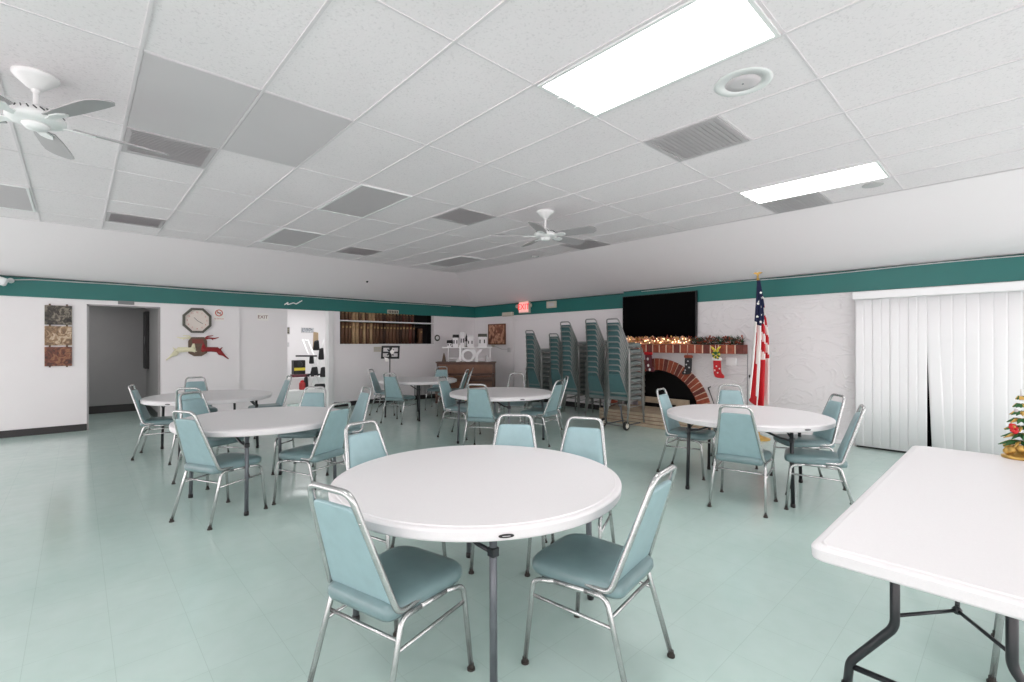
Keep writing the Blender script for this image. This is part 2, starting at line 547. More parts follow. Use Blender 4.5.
# wall around the arched firebox, cut as a fan of quads
pts_o = []
K = 24
inner = [(FC + FRI * math.cos(PI * k / K), FZ + FRI * math.sin(PI * k / K)) for k in range(K + 1)]
inner = [(FC + FRI, 0.0)] + inner + [(FC - FRI, 0.0)]
y0, y1, z1 = 3.05, JOG - 0.12, 2.56
def outer_pt(y, z):
    dy, dz = y - FC, max(z, 0) - 0.0
    if z <= FZ + 1e-6:
        return (y1 if dy > 0 else y0, z)
    k = 1e9
    if dy > 1e-6: k = min(k, (y1 - FC) / dy)
    if dy < -1e-6: k = min(k, (y0 - FC) / dy)
    dz = z - FZ
    k = min(k, (z1 - FZ) / dz)
    return (FC + dy * k, FZ + dz * k)
outer = [outer_pt(y, z) for y, z in inner]
for a in range(len(inner) - 1):
    (ya, za), (yb, zb) = inner[a], inner[a + 1]
    (yc, zc), (yd, zd) = outer[a], outer[a + 1]
    w.quad((XR, ya, za), (XR, yb, zb), (XR, yd, zd), (XR, yc, zc))
    # corner fill
    if abs(yc - yd) > 1e-4 and abs(zc - zd) > 1e-4:
        cy = y1 if max(yc, yd) > FC else y0
        w.face([w.bm.verts.new((XR, yc, zc)), w.bm.verts.new((XR, yd, zd)), w.bm.verts.new((XR, cy, z1))])
w.use(M_wall)
w.box(XR2, JOG, 0, XR2 + 0.14, YL + 0.1, 2.56)
struct('wall_right', w)
# firebox interior
fb = MB().use(M_dark)
for a in range(len(inner) - 1):
    (ya, za), (yb, zb) = inner[a], inner[a + 1]
    fb.quad((XR, ya, za), (XR, yb, zb), (XR + 0.5, yb, zb), (XR + 0.5, ya, za))
fb.box(XR + 0.5, 3.6, 0, XR + 0.52, 5.6, 1.2)
fireplace = thing('fireplace', 'white plastered fireplace with red brick arch, brick mantel and dark firebox', 'fireplace', (XR, FC, 0))
o = obj('firebox', fb, fireplace); o.location = (-XR, -FC, 0)

# teal band round the room
def band(name, x0, y0, x1, y1, nx, ny):
    b = MB().use(M_band)
    tk = 0.022
    b.box(min(x0, x1, x0 + nx * tk, x1 + nx * tk), min(y0, y1, y0 + ny * tk, y1 + ny * tk), BB,
          max(x0, x1, x0 + nx * tk, x1 + nx * tk), max(y0, y1, y0 + ny * tk, y1 + ny * tk), BT - 0.02)
    b.use(M_bandtop)
    tk = 0.03
    b.box(min(x0, x1, x0 + nx * tk, x1 + nx * tk), min(y0, y1, y0 + ny * tk, y1 + ny * tk), BT - 0.02,
          max(x0, x1, x0 + nx * tk, x1 + nx * tk), max(y0, y1, y0 + ny * tk, y1 + ny * tk), BT)
    struct(name, b)
band('trim_1', XB, YL, XR2, YL, 0, -1)
band('trim_2', XR2, JOG, XR2, YL - 0.03, -1, 0)
band('trim_3', XR, YB, XR, JOG, -1, 0)

# cove base
def base(name, segs, m=M_base, h=0.11):
    b = MB().use(m)
    for x0, y0_, x1, y1_ in segs:
        b.box(x0, y0_, 0, x1, y1_, h, bevel=0.003)
    struct(name, b)
base('baseboard_left', [(-1.25, YL - 0.012, D0, YL), (D1, YL - 0.012, 2.39, YL), (2.39, YL + 0.023, P0, YL + 0.035),
                        (P1 + 0.13, YL - 0.012, XR2, YL)])
base('baseboard_right', [(XR2 - 0.012, JOG, XR2, YL)])
base('baseboard_right', [(XR - 0.012, 1.62, XR, 3.0), (XR - 0.012, -0.94, XR, -0.92)], M_whitetrim, 0.06)

# hallway beyond the left doorway
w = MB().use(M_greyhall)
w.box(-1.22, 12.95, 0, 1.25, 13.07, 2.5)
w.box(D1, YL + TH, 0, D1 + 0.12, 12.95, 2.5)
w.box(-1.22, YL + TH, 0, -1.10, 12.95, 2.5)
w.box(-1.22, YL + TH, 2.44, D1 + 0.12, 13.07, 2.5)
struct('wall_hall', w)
base('baseboard_hall', [(-1.10, 12.935, D1, 12.95), (D1 - 0.012, YL + TH, D1, 12.935)], M_base, 0.16)
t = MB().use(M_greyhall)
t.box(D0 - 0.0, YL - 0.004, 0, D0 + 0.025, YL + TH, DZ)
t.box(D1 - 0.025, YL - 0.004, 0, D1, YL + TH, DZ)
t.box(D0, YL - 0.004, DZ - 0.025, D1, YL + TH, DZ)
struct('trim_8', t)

# bright room beyond the opening
w = MB().use(M_wall)
w.box(3.0, 13.5, 0, 6.2, 13.62, 2.6)
w.box(2.9, YL + TH, 0, 3.02, 13.6, 2.6)
w.box(5.55, YL + 0.4, 0, 5.67, 13.6, 2.6)
w.box(2.9, YL + TH, 2.55, 5.67, 13.6, 2.62)
struct('wall_annex', w)

# unseen walls behind the camera, wide openings added to let fill light in
def open_wall(name, axis):
    w = MB().use(M_wall)
    if axis == 'Y':
        a0, a1 = XB, XR + 0.1
        def bx(p, q, z0, z1): w.box(p, YB - 0.14, z0, q, YB, z1)
    else:
        a0, a1 = YB, YL
        def bx(p, q, z0, z1): w.box(XB - 0.14, p, z0, XB, q, z1)
    bx(a0, a1, 0, 0.06); bx(a0, a1, 2.98, 3.1)
    n = 5
    for k in range(n + 1):
        x = a0 + (a1 - a0) * k / n
        bx(max(a0, x - 0.05), min(a1, x + 0.05), 0.06, 2.98)
    struct(name, w)
open_wall('wall_back', 'Y')
open_wall('wall_rear', 'X')

# ---------------------------------------------------------------- ceiling grid
GX0, GX, GY0, GY = 1.477, 0.6096, 2.05, 1.2192
def gx(i): return GX0 + i * GX
def gy(j): return GY0 + j * GY
g = MB().use(M_tbar)
i = math.ceil((XB - GX0) / GX)
while gx(i) <= XE + 0.01:
    g.box(gx(i) - 0.009, YB, CE - 0.006, gx(i) + 0.009, YE, CE)
    i += 1
j = math.ceil((YB - GY0) / GY)
while gy(j) <= YE:
    g.box(XB, gy(j) - 0.006, CE - 0.0035, XE, gy(j) + 0.006, CE)
    j += 1
g.box(XE - 0.02, YB, CE - 0.006, XE + 0.004, YE, CE)
g.box(XB, YE - 0.02, CE - 0.006, XE, YE + 0.004, CE)
HALF = [(-2, 2.5), (-2, 4.5), (3, 4.5), (3, 2.5), (3, -0.5), (7, -0.5), (7, 2.5)]
for i, j in HALF:
    g.box(gx(i), gy(j) - 0.009, CE - 0.0045, gx(i + 1), gy(j) + 0.009, CE)
struct('trim_4', g)

def ceiling_light(i, j, lit, label):
    t = thing('ceiling_light', label, 'ceiling light', (gx(i + 0.5), gy(j + 0.5), CE), 0, 'fluorescent ceiling fixtures')
    hx, hy = GX / 2 - 0.014, GY / 2 - 0.012
    fr = MB().use(M_white)
    for a, b, c_, d in ((-hx, -hy, hx, -hy + 0.022), (-hx, hy - 0.022, hx, hy), (-hx, -hy + 0.022, -hx + 0.022, hy - 0.022), (hx - 0.022, -hy + 0.022, hx, hy - 0.022)):
        fr.box(a, b, -0.014, c_, d, -0.0005)
    obj('frame', fr, t)
    df = MB().use(M_diff_on if lit else M_diff_off)
    df.box(-hx + 0.022, -hy + 0.022, -0.009, hx - 0.022, hy - 0.022, -0.0008)
    obj('diffuser', df, t)
    cl = MB().use(M_white)
    for sx in (-0.3, 0.3):
        cl.box(sx * hx - 0.012, hy - 0.03, -0.02, sx * hx + 0.012, hy + 0.004, -0.012)
    obj('latch', cl, t)
    return t
ceiling_light(1, -1, True, 'large lit fluorescent ceiling light at the top centre of the photo')
ceiling_light(6, -1, True, 'lit fluorescent ceiling light further right, near the sloped ceiling')
ceiling_light(1, 2, False, 'unlit grey ceiling light with dull diffuser in the centre left ceiling')
ceiling_light(1, 4, False, 'unlit grey ceiling light further back towards the left slope')
ceiling_light(6, 4, False, 'unlit grey ceiling light furthest back beside the distant fan')
ceiling_light(-4, 4, False, 'unlit grey ceiling light at the left edge behind the near fan')
for i, j in ((1, -4), (6, -4), (-4, -1), (-4, -4)):  # extra fixtures added out of view to even out the light
    ceiling_light(i, j, True, 'added lit fluorescent ceiling light, unseen behind the photographer')

def ceiling_panel(i, j, label):
    p = MB().use(M_greytile)
    p.box(gx(i) + 0.013, gy(j) + 0.010, CE - 0.004, gx(i + 1) - 0.013, gy(j + 1) - 0.010, CE - 0.0005)
    return tag(obj('ceiling_panel', p), label, 'ceiling panel', 'smooth grey ceiling panels')
ceiling_panel(-2, 1, 'smooth grey ceiling panel right of the near ceiling fan')
ceiling_panel(-1, 1, 'smooth grey ceiling panel second to the right of the near fan')

def ceiling_vent(i, j, label):
    t = thing('ceiling_vent', label, 'ceiling vent', (gx(i + 0.5), gy(j) + GY / 4, CE), 0, 'square grey ceiling vents')
    h = GX / 2 - 0.014
    bk = MB().use(M_vent)
    bk.box(-h + 0.03, -h + 0.03, -0.003, h - 0.03, h - 0.03, -0.0006)
    obj('backing', bk, t)
    fr = MB().use(M_vent)
    for a, b, c_, d in ((-h, -h, h, -h + 0.035), (-h, h - 0.035, h, h), (-h, -h + 0.035, -h + 0.035, h - 0.035), (h - 0.035, -h + 0.035, h, h - 0.035)):
        fr.box(a, b, -0.008, c_, d, -0.0006)
    obj('frame', fr, t)
    lv = MB().use(M_vent)
    n = 14
    for k in range(n):
        y = -h + 0.04 + (2 * h - 0.08) * (k + 0.5) / n
        lv.box(-h + 0.03, y - 0.016, -0.008, h - 0.03, y + 0.016, -0.006, rot=Matrix.Rotation(0.16, 3, 'X'))
    obj('louvre', lv, t)
ceiling_vent(-2, 2, 'square grey ceiling vent between grey panel and near fan blade')
ceiling_vent(-2, 4.5, 'square grey ceiling vent at the left, close to the slope')
ceiling_vent(3, 4.5, 'square grey ceiling vent at centre left, close to the slope')
ceiling_vent(3, 2, 'square grey ceiling vent in the middle, left of distant fan')
ceiling_vent(3, -0.5, 'large square grey ceiling vent beside the round speaker')
ceiling_vent(7, -0.5, 'square grey ceiling vent touching the far lit fixture')
ceiling_vent(7, 2, 'square grey ceiling vent just right of the distant fan')

sp = thing('ceiling_speaker', 'round white ceiling speaker beside the large lit fixture', 'speaker', (gx(2.52), gy(-0.73), CE))
a = MB().use(M_white); a.lathe([(0.10, -0.0006), (0.165, -0.0006), (0.165, -0.003), (0.15, -0.005), (0.10, -0.006), (0.10, -0.0006)], 40)
obj('rim', a, sp)
a = MB().use(M_greytile); a.lathe([(0, -0.009), (0.05, -0.009), (0.10, -0.005), (0.10, -0.0008), (0, -0.0008)], 32)
obj('grille', a, sp)
a = MB().use(M_grey); a.lathe([(0, -0.013), (0.006, -0.012), (0.006, -0.008), (0, -0.008)], 10)
obj('screw', a, sp)
dome = MB().use(M_lightgrey); dome.lathe([(0, -0.05), (0.06, -0.042), (0.09, -0.02), (0.09, -0.0006), (0, -0.0006)], 24)
o = tag(obj('smoke_detector', dome), 'round smoke detector on ceiling beyond the far lit fixture', 'smoke detector')
o.location = (gx(7.3), gy(-0.85), CE); o.scale = (1, 1, 0.3)
o = obj('smoke_detector', o.data); tag(o, 'small round smoke detector on ceiling behind the distant fan', 'smoke detector')
o.location = (gx(7.75), gy(3.3), CE); o.scale = (0.8, 0.8, 0.6)

# ---------------------------------------------------------------- ceiling fans
def ceiling_fan(x, y, zb, angs, rad, label, tilt=0.26):
    t = thing('ceiling_fan', label, 'ceiling fan', (x, y, CE), 0, 'white ceiling fans')
    drop = CE - zb
    a = MB().use(M_white); a.lathe([(0, -0.0005), (0.105, -0.0005), (0.108, -0.012), (0.095, -0.03), (0.045, -0.075), (0.026, -0.09), (0, -0.09)], 32)
    obj('canopy', a, t)
    a = MB().use(M_white); a.lathe([(0.014, -0.06), (0.014, -drop + 0.06)], 12)
    a.ball((0, 0, -0.092), 0.024)
    obj('downrod', a, t)
    a = MB().use(M_white)
    a.lathe([(0, -drop + 0.085), (0.03, -drop + 0.085), (0.05, -drop + 0.07), (0.10, -drop + 0.055), (0.135, -drop + 0.02), (0.135, -drop - 0.005), (0.12, -drop - 0.014), (0.10, -drop - 0.022), (0.0, -drop - 0.022)], 36)
    mo = obj('motor', a, t)
    a = MB().use(M_black)
    for k in range(24):
        an = 2 * PI * k / 24
        a.box(-0.004, -0.0025, -0.016, 0.004, 0.0025, 0.016)
        vs = a.bm.verts[:] if False else None
        a.bm.verts.ensure_lookup_table()
        Mx = Matrix.Translation((0.118 * math.cos(an), 0.118 * math.sin(an), -drop + 0.0385)) @ Matrix.Rotation(an, 4, 'Z') @ Matrix.Rotation(-0.8, 4, 'Y') @ Matrix.Rotation(0.5, 4, 'X')
        for v in a.bm.verts[-8:]:
            v.co = Mx @ v.co
    obj('vent_slot', a, mo)
    a = MB().use(M_white)
    a.lathe([(0.0, -drop - 0.0225), (0.06, -drop - 0.0225), (0.065, -drop - 0.035), (0.045, -drop - 0.055), (0.02, -drop - 0.062), (0, -drop - 0.062)], 28)
    obj('switch_housing', a, t)
    for an in angs:
        Mx = Matrix.Rotation(math.radians(an), 4, 'Z') @ Matrix.Translation((0, 0, -drop)) @ Matrix.Rotation(tilt, 4, 'X')
        a = MB().use(M_fanblade, True)
        outl = [(0.17, -0.055), (0.30, -0.072), (0.50, -0.08), (rad - 0.06, -0.078), (rad - 0.015, -0.05), (rad, -0.02),
                (rad, 0.02), (rad - 0.015, 0.05), (rad - 0.06, 0.078), (0.50, 0.08), (0.30, 0.072), (0.17, 0.055)]
        a.smooth = False
        a.prism(outl, (0, 0, -0.004), (1, 0, 0), (0, 1, 0), (0, 0, 0.008))
        a.transform(Mx)
        obj('blade', a, t)
        a = MB().use(M_white)
        a.prism([(0.10, -0.018), (0.16, -0.02), (0.20, -0.04), (0.26, -0.03), (0.275, 0), (0.26, 0.03), (0.20, 0.04), (0.16, 0.02), (0.10, 0.018)], (0, 0, -0.013), (1, 0, 0), (0, 1, 0), (0, 0, 0.008))
        a.transform(Mx)
        obj('blade_iron', a, t)
    return t
ceiling_fan(-0.18, 4.01, 2.79, [-63, 9, 81, 153, 225], 0.66, 'near white ceiling fan at the upper left edge')
ceiling_fan(4.18, 3.92, 2.76, [-76, -4, 68, 140, 212], 0.66, 'distant white ceiling fan above the middle of the room', -0.26)

# ---------------------------------------------------------------- stacking chairs
def hw(z): return 0.194 - (z - 0.45) * 0.165
def back_y(z): return -0.160 - (z - 0.45) * 0.35
def outline(y_list, pts, radii): return fillet([(p[0], p[1], 0) for p in pts], radii, 6, True)

def seat_mesh(vm):
    a = MB().use(vm, True)
    base_pts = [(-0.190, -0.208, 0), (0.190, -0.208, 0), (0.218, 0.258, 0), (-0.218, 0.258, 0)]
    def ring(ins, z):
        pts = []
        for x, y, _ in base_pts:
            pts.append((x - math.copysign(ins, x), y + (ins if y < 0 else -ins), z))
        return fillet(pts, [0.05, 0.05, 0.10, 0.10], 6, True)
    rings = [ring(0.03, 0.404), ring(0.006, 0.408), ring(0.0, 0.424), ring(0.002, 0.450), ring(0.014, 0.465), ring(0.045, 0.474), ring(0.10, 0.479), ring(0.15, 0.480)]
    a.loft(rings)
    return a

def back_mesh(vm):
    a = MB().use(vm, True)
    z0, z1 = 0.455, 0.852
    def ring(ins, off):
        pts = []
        for sx, z in ((-1, z0 + ins), (1, z0 + ins), (1, z1 - ins), (-1, z1 - ins)):
            pts.append((sx * (hw(z) - 0.012 - ins), back_y(z) + off, z))
        return fillet(pts, [0.02, 0.02, 0.03, 0.03], 4, True)
    a.loft([ring(0.010, -0.012), ring(0.002, -0.010), ring(0.0, -0.004), ring(0.0, 0.008), ring(0.006, 0.017), ring(0.03, 0.022), ring(0.07, 0.024)])
    return a

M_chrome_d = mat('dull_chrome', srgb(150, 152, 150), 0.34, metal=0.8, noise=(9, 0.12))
def chair_parts(root, vm, seat_m=None, panel=True, glides=True, M_chrome=M_chrome):
    obj('seat', seat_mesh(seat_m or vm), root)
    if panel:
        obj('backrest', back_mesh(vm), root)
    a = MB().use(M_chrome)
    path = [(-0.180, 0.06, 0.432), (-hw(0.43) + 0.003, back_y(0.43) - 0.01, 0.432), (-hw(0.914), back_y(0.914), 0.914),
            (hw(0.914), back_y(0.914), 0.914), (hw(0.43) - 0.003, back_y(0.43) - 0.01, 0.432), (0.180, 0.06, 0.432)]
    a.tube(fillet(path, [0, 0.05, 0.055, 0.055, 0.05, 0], 6), 0.0125, 10)
    if panel:
        for sx in (-1, 1):
            for z in (0.50, 0.65, 0.80):
                a.ball((sx * (hw(z) + 0.002), back_y(z) - 0.011, z), 0.006, 6, 4)
    obj('back_frame', a, root)
    for sx in (-1, 1):
        fl = MB().use(M_chrome)
        fl.tube(fillet([(sx * 0.232, 0.240, 0.012), (sx * 0.214, 0.205, 0.385), (sx * 0.203, 0.10, 0.404)], [0, 0.05, 0], 6), 0.0115, 10)
        lf = obj('leg', fl, root)
        rl = MB().use(M_chrome)
        rl.tube(fillet([(sx * 0.201, -0.05, 0.409), (sx * 0.201, -0.15, 0.412), (sx * 0.222, -0.265, 0.012)], [0, 0.05, 0], 6), 0.0115, 10)
        lr = obj('leg', rl, root)
        ra = MB().use(M_chrome)
        ra.tube([(sx * 0.203, 0.105, 0.403), (sx * 0.201, -0.055, 0.409)], 0.0112, 10)
        obj('side_rail', ra, root)
        st = MB().use(M_chrome)
        st.tube([(sx * 0.217, 0.211, 0.315), (sx * 0.208, -0.181, 0.300)], 0.008, 8)
        obj('stretcher', st, root)
        if glides:
            for lg, x, y in ((lf, sx * 0.232, 0.240), (lr, sx * 0.222, -0.265)):
                gl = MB().use(M_glide)
                gl.lathe([(0, 0), (0.018, 0), (0.018, 0.009), (0.0125, 0.009), (0.0125, 0.028), (0, 0.028)], 12, (x, y, 0), 'Z', False)
                obj('glide', gl, lg)
    sb = MB().use(M_chrome)
    sb.tube([(-0.203, 0.10, 0.404), (0.203, 0.10, 0.404)], 0.008, 8)
    obj('cross_bar', sb, root)
    sb = MB().use(M_chrome)
    sb.tube([(-0.205, -0.165, 0.33), (0.205, -0.165, 0.33)], 0.008, 8)
    obj('cross_bar', sb, root)

CH = []     # (x, y, degrees, label)
T1 = 'nearest round table'
CH += [
 (0.995, 1.82, 15, 'teal chair in left foreground, its back to us, at nearest round table'),
 (1.76, 1.325, 99, 'teal chair in right foreground, turned sideways, at nearest round table'),
 (1.47, 2.70, -78, 'teal chair facing us at back left of nearest round table'),
 (2.16, 2.34, 222, 'teal chair facing us behind nearest round table, left of the pair'),
 (2.38, 1.98, 205, 'teal chair facing us behind nearest round table, right of the pair'),
 (0.90, 4.60, 26, 'teal chair with its back to us at front left of second round table'),
 (1.61, 4.435, 114, 'teal chair with its back to us at right of second round table'),
 (1.05, 5.80, -63, 'teal chair at far left of second round table, tucked under'),
 (1.92, 5.62, 227, 'teal chair facing us behind second round table before bright opening'),
 (2.27, 5.40, 178, 'teal chair seen edge-on at far right of second round table'),
 (1.14, 7.00, 58, 'teal chair at front of far left round table, its back to us'),
 (0.82, 7.63, -15.6, 'teal chair in profile left of far left round table, by dark doorway'),
 (1.37, 8.52, -90, 'teal chair behind far left round table against white wall'),
 (2.23, 8.12, 178, 'teal chair right of far left round table, angled, nearest bright opening'),
 (4.10, 4.98, 32, 'teal chair with its back to us at front left of middle round table'),
 (5.01, 4.80, 105, 'teal chair with its back to us at right of middle round table'),
 (5.62, 5.22, 140, 'teal chair seen edge-on beyond the right side of middle round table'),
 (4.42, 5.98, -65, 'teal chair facing right at left of middle round table, pale back panel'),
 (4.40, 7.82, 25.5, 'dark teal chair with its back to us at front of farthest round table'),
 (4.68, 8.88, -45, 'teal chair at left of farthest round table beside music stand'),
 (5.90, 8.78, 222, 'grey-teal chair facing us behind farthest round table before the piano'),
 (5.60, 7.85, 130, 'teal chair leaning right at right of farthest round table'),
 (6.02, 8.22, 140, 'chair seen edge-on showing white frame right of farthest round table'),
 (5.08, 2.55, -82, 'teal chair in profile left of right-hand round table, before firebox'),
 (4.43, 1.705, 10.7, 'teal chair with its back to us in front of right-hand round table'),
 (5.57, 1.52, 130, 'teal chair at back right of right-hand round table'),
 (4.84, 1.22, 106, 'teal chair turned sideways at front right of right-hand round table'),
 (5.87, 2.38, 207, 'pale blue chair facing us behind right-hand round table below stocking'),
 (3.10, -0.16, 90, 'teal chair partly hidden under the long rectangular table'),
]
proto = thing('stacking_chair', '', 'chair', (0, 0, 0), 0, 'loose stacking chairs around the tables')
chair_parts(proto, M_vinyl, M_seat)
register(proto)
for k, (x, y, a, lab) in enumerate(CH):
    o = proto if k == 0 else copy_tree(proto)
    o.location = (x, y, 0)
    o.rotation_euler = (0, 0, math.radians(a) - PI / 2)
    o['label'] = lab
# one chair shows only its bare white frame
wf = thing('stacking_chair', 'chair showing only a bare pale frame behind the middle round table', 'chair', (5.55, 5.95, 0), math.radians(217) - PI / 2, 'loose stacking chairs around the tables')
chair_parts(wf, M_vinyl, M_seat, panel=False)

# stacks along the right wall
sproto = thing('stacking_chair', '', 'chair', (0, 0, 0), 0, 'chairs in the tall stacks')
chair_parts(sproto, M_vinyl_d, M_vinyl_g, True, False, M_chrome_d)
register(sproto)
ORD = ['bottom', 'second from bottom', 'third from bottom', 'fourth from bottom', 'fifth from bottom', 'sixth from bottom', 'seventh from bottom', 'eighth from bottom', 'ninth from bottom', 'tenth from bottom', 'eleventh from bottom']
STK = [  # x of seat centre, y, number, base z, step, name
 (7.72, 7.42, 9, 0.0, 0.104, 'leftmost tall chair stack'),
 (7.78, 6.76, 9, 0.0, 0.094, 'short second chair stack from the left'),
 (7.55, 6.22, 11, 0.0, 0.098, 'middle chair stack of the five'),
 (7.40, 5.46, 11, 0.0, 0.100, 'fourth chair stack from the left'),
 (6.95, 4.66, 10, 0.075, 0.098, 'chair stack on the wheeled dolly'),
]
first = True
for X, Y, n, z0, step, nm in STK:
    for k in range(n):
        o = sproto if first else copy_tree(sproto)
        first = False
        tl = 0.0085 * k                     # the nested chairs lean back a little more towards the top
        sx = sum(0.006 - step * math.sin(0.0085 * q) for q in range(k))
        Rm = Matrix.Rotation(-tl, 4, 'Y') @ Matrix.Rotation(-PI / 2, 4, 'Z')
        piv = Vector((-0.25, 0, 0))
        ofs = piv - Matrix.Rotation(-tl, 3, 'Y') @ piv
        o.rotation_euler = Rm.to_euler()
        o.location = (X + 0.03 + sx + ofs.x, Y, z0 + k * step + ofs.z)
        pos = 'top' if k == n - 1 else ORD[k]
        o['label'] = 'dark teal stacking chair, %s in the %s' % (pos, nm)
# dolly under the last stack
d = thing('chair_dolly', 'chrome chair dolly with two white-hubbed wheels under last chair stack', 'dolly', (6.80, 4.69, 0))
for sy in (-1, 1):
    a = MB().use(M_gun)
    a.tube([(-0.06, sy * 0.17, 0.062), (0.50, sy * 0.17, 0.062)], 0.011, 8)
    a.tube([(-0.06, sy * 0.17, 0.062), (-0.16, sy * 0.17, 0.42)], 0.011, 8)
    obj('side_frame', a, d)
    wh = MB().use(M_black); wh.lathe([(0.045, -0.02), (0.070, -0.02), (0.076, -0.012), (0.076, 0.012), (0.070, 0.02), (0.045, 0.02), (0.045, -0.02)], 24, (-0.08, sy * 0.235, 0.076), 'Y')
    whl = obj('wheel', wh, d)
    hb = MB().use(M_wheel); hb.lathe([(0, -0.022), (0.042, -0.022), (0.048, 0), (0.042, 0.022), (0, 0.022)], 20, (-0.08, sy * 0.235, 0.076), 'Y')
    obj('hub', hb, whl)
for x_, h_, nm_ in ((-0.08, 0.235, 'axle'), (0.45, 0.17, 'cross_bar')):
    a = MB().use(M_gun)
    a.tube([(x_, -h_, 0.062), (x_, h_, 0.062)], 0.009, 8)
    obj(nm_, a, d)

# ---------------------------------------------------------------- round tables
def table_top_mesh(R):
    a = MB().use(M_tabletop, True)
    # separate turned surfaces keep the lip and skirt edges crisp
    a.lathe([(0, 0.74), (R - 0.05, 0.74), (R - 0.032, 0.7398)], 96)
    a.lathe([(R - 0.032, 0.7398), (R - 0.027, 0.7355)], 96)
    a.lathe([(R - 0.027, 0.7355), (R - 0.010, 0.7345), (R - 0.003, 0.731), (R, 0.725)], 96)
    a.lathe([(R, 0.725), (R - 0.003, 0.693)], 96)
    a.lathe([(R - 0.003, 0.693), (R - 0.006, 0.686), (R - 0.014, 0.683), (R - 0.03, 0.684)], 96)
    a.lathe([(R - 0.03, 0.684), (R - 0.034, 0.708)], 96)
    a.lathe([(R - 0.034, 0.708), (0, 0.708)], 96)
    return a
def round_table(x, y, rot, label, legm, R=0.762, plate=None):
    t = thing('round_table', label, 'table', (x, y, 0), 0, 'round folding tables')
    obj('tabletop', table_top_mesh(R), t)
    rl = 0.64
    A = [math.radians(rot + 90 * k) for k in range(4)]
    P = [Vector((rl * math.cos(a), rl * math.sin(a), 0)) for a in A]
    for k in range(4):
        a = MB().use(legm)
        p = P[k]
        top = p * 0.97
        a.tube([(top.x, top.y, 0.712), (p.x, p.y, 0.022)], 0.0165, 12)
        lg = obj('leg', a, t)
        ft = MB().use(M_black); ft.lathe([(0, 0), (0.019, 0), (0.020, 0.02), (0.0175, 0.035), (0, 0.035)], 14, (p.x, p.y, 0))
        obj('foot_cap', ft, lg)
    # leg pairs are joined by a top rail and held by folding braces
    for k0, k1 in ((0, 1), (2, 3)):
        a = MB().use(M_blackmetal)
        pa, pb = P[k0] * 0.97, P[k1] * 0.97
        a.tube([(pa.x, pa.y, 0.690), (pb.x, pb.y, 0.690)], 0.013, 10)
        obj('top_rail', a, t)
        for p, o_ in ((P[k0], P[k1]), (P[k1], P[k0])):
            a = MB().use(M_blackmetal)
            q = p * 0.66 + o_ * 0.30
            r_ = p * 0.90 + o_ * 0.10
            a.tube(fillet([(p.x * 0.98, p.y * 0.98, 0.585), (r_.x * 0.97, r_.y * 0.97, 0.60), (q.x * 0.97, q.y * 0.97, 0.675)], [0, 0.1, 0], 6), 0.010, 8)
            a.box(p.x * 0.98 - 0.019, p.y * 0.98 - 0.019, 0.57, p.x * 0.98 + 0.019, p.y * 0.98 + 0.019, 0.61, bevel=0.004)
            a.tube([(p.x * 0.98, p.y * 0.98, 0.60), (p.x * 0.80, p.y * 0.80, 0.708)], 0.008, 8)
            obj('brace', a, t)
    if plate is not None:
        an = math.radians(plate)
        Mx = Matrix.Translation((0, 0, 0.706)) @ Matrix.Rotation(an, 4, 'Z')
        a = MB().use(M_black)
        pl = [(0.031 * math.cos(q * PI / 10), 0.0075 * math.sin(q * PI / 10)) for q in range(20)]
        pl = [(x if abs(x) < 0.024 else math.copysign(0.024 + (abs(x) - 0.024), x), z) for x, z in pl]
        a.prism(pl, (R - 0.002, 0, 0), (0, 1, 0), (0, 0, 1), (0.005, 0, 0))
        a.use(M_lightgrey)
        a.box(R + 0.003, -0.016, -0.0012, R + 0.0036, 0.016, 0.0012)
        a.transform(Mx)
        obj('name_plate', a, t)
    return t
round_table(1.605, 2.005, 147, 'nearest white round folding table, largest in the centre foreground', M_gun, plate=239.5)
round_table(1.35, 5.0, 152, 'white round folding table at left, second from the camera', M_gun)
round_table(1.35, 7.6, 140, 'white round folding table at far left near the dark doorway', M_blackmetal, plate=225)
round_table(4.6, 5.2, 148, 'white round folding table in middle, before the tall chair stacks', M_gun, plate=-110)
round_table(5.0, 8.15, 150, 'farthest white round folding table before the bookshelf wall', M_blackmetal)
round_table(5.0, 1.9, 147, 'white round folding table at right, before the flag and blinds', M_blackmetal, plate=-120)

# ---------------------------------------------------------------- rectangular table
X0, X1, Y0, Y1 = 1.908, 4.34, -0.155, 0.512
t = thing('folding_table', 'long white rectangular folding table at the right foreground', 'table', ((X0 + X1) / 2, (Y0 + Y1) / 2, 0))
cx, cy = (X0 + X1) / 2, (Y0 + Y1) / 2
a = MB().use(M_tabletop, True)
def rring(ins, z, r=0.048):
    return fillet([(X0 + ins - cx, Y0 + ins - cy, z), (X1 - ins - cx, Y0 + ins - cy, z), (X1 - ins - cx, Y1 - ins - cy, z), (X0 + ins - cx, Y1 - ins - cy, z)], r, 8, True)
for q, RR in enumerate(([rring(0.034, 0.708, 0.03), rring(0.03, 0.684, 0.04)], [rring(0.03, 0.684, 0.04), rring(0.012, 0.683), rring(0.004, 0.688), rring(0.002, 0.693)],
           [rring(0.002, 0.693), rring(0, 0.725)], [rring(0, 0.725), rring(0.003, 0.731), rring(0.010, 0.7345), rring(0.026, 0.7355)], [rring(0.026, 0.7355), rring(0.031, 0.7398)], [rring(0.031, 0.7398), rring(0.05, 0.74)])):
    a.loft(RR, caps=False)
a.face([a.bm.verts.new(p) for p in rring(0.05, 0.74)], False)
a.face([a.bm.verts.new(p) for p in rring(0.034, 0.708, 0.03)], False)
obj('tabletop', a, t)
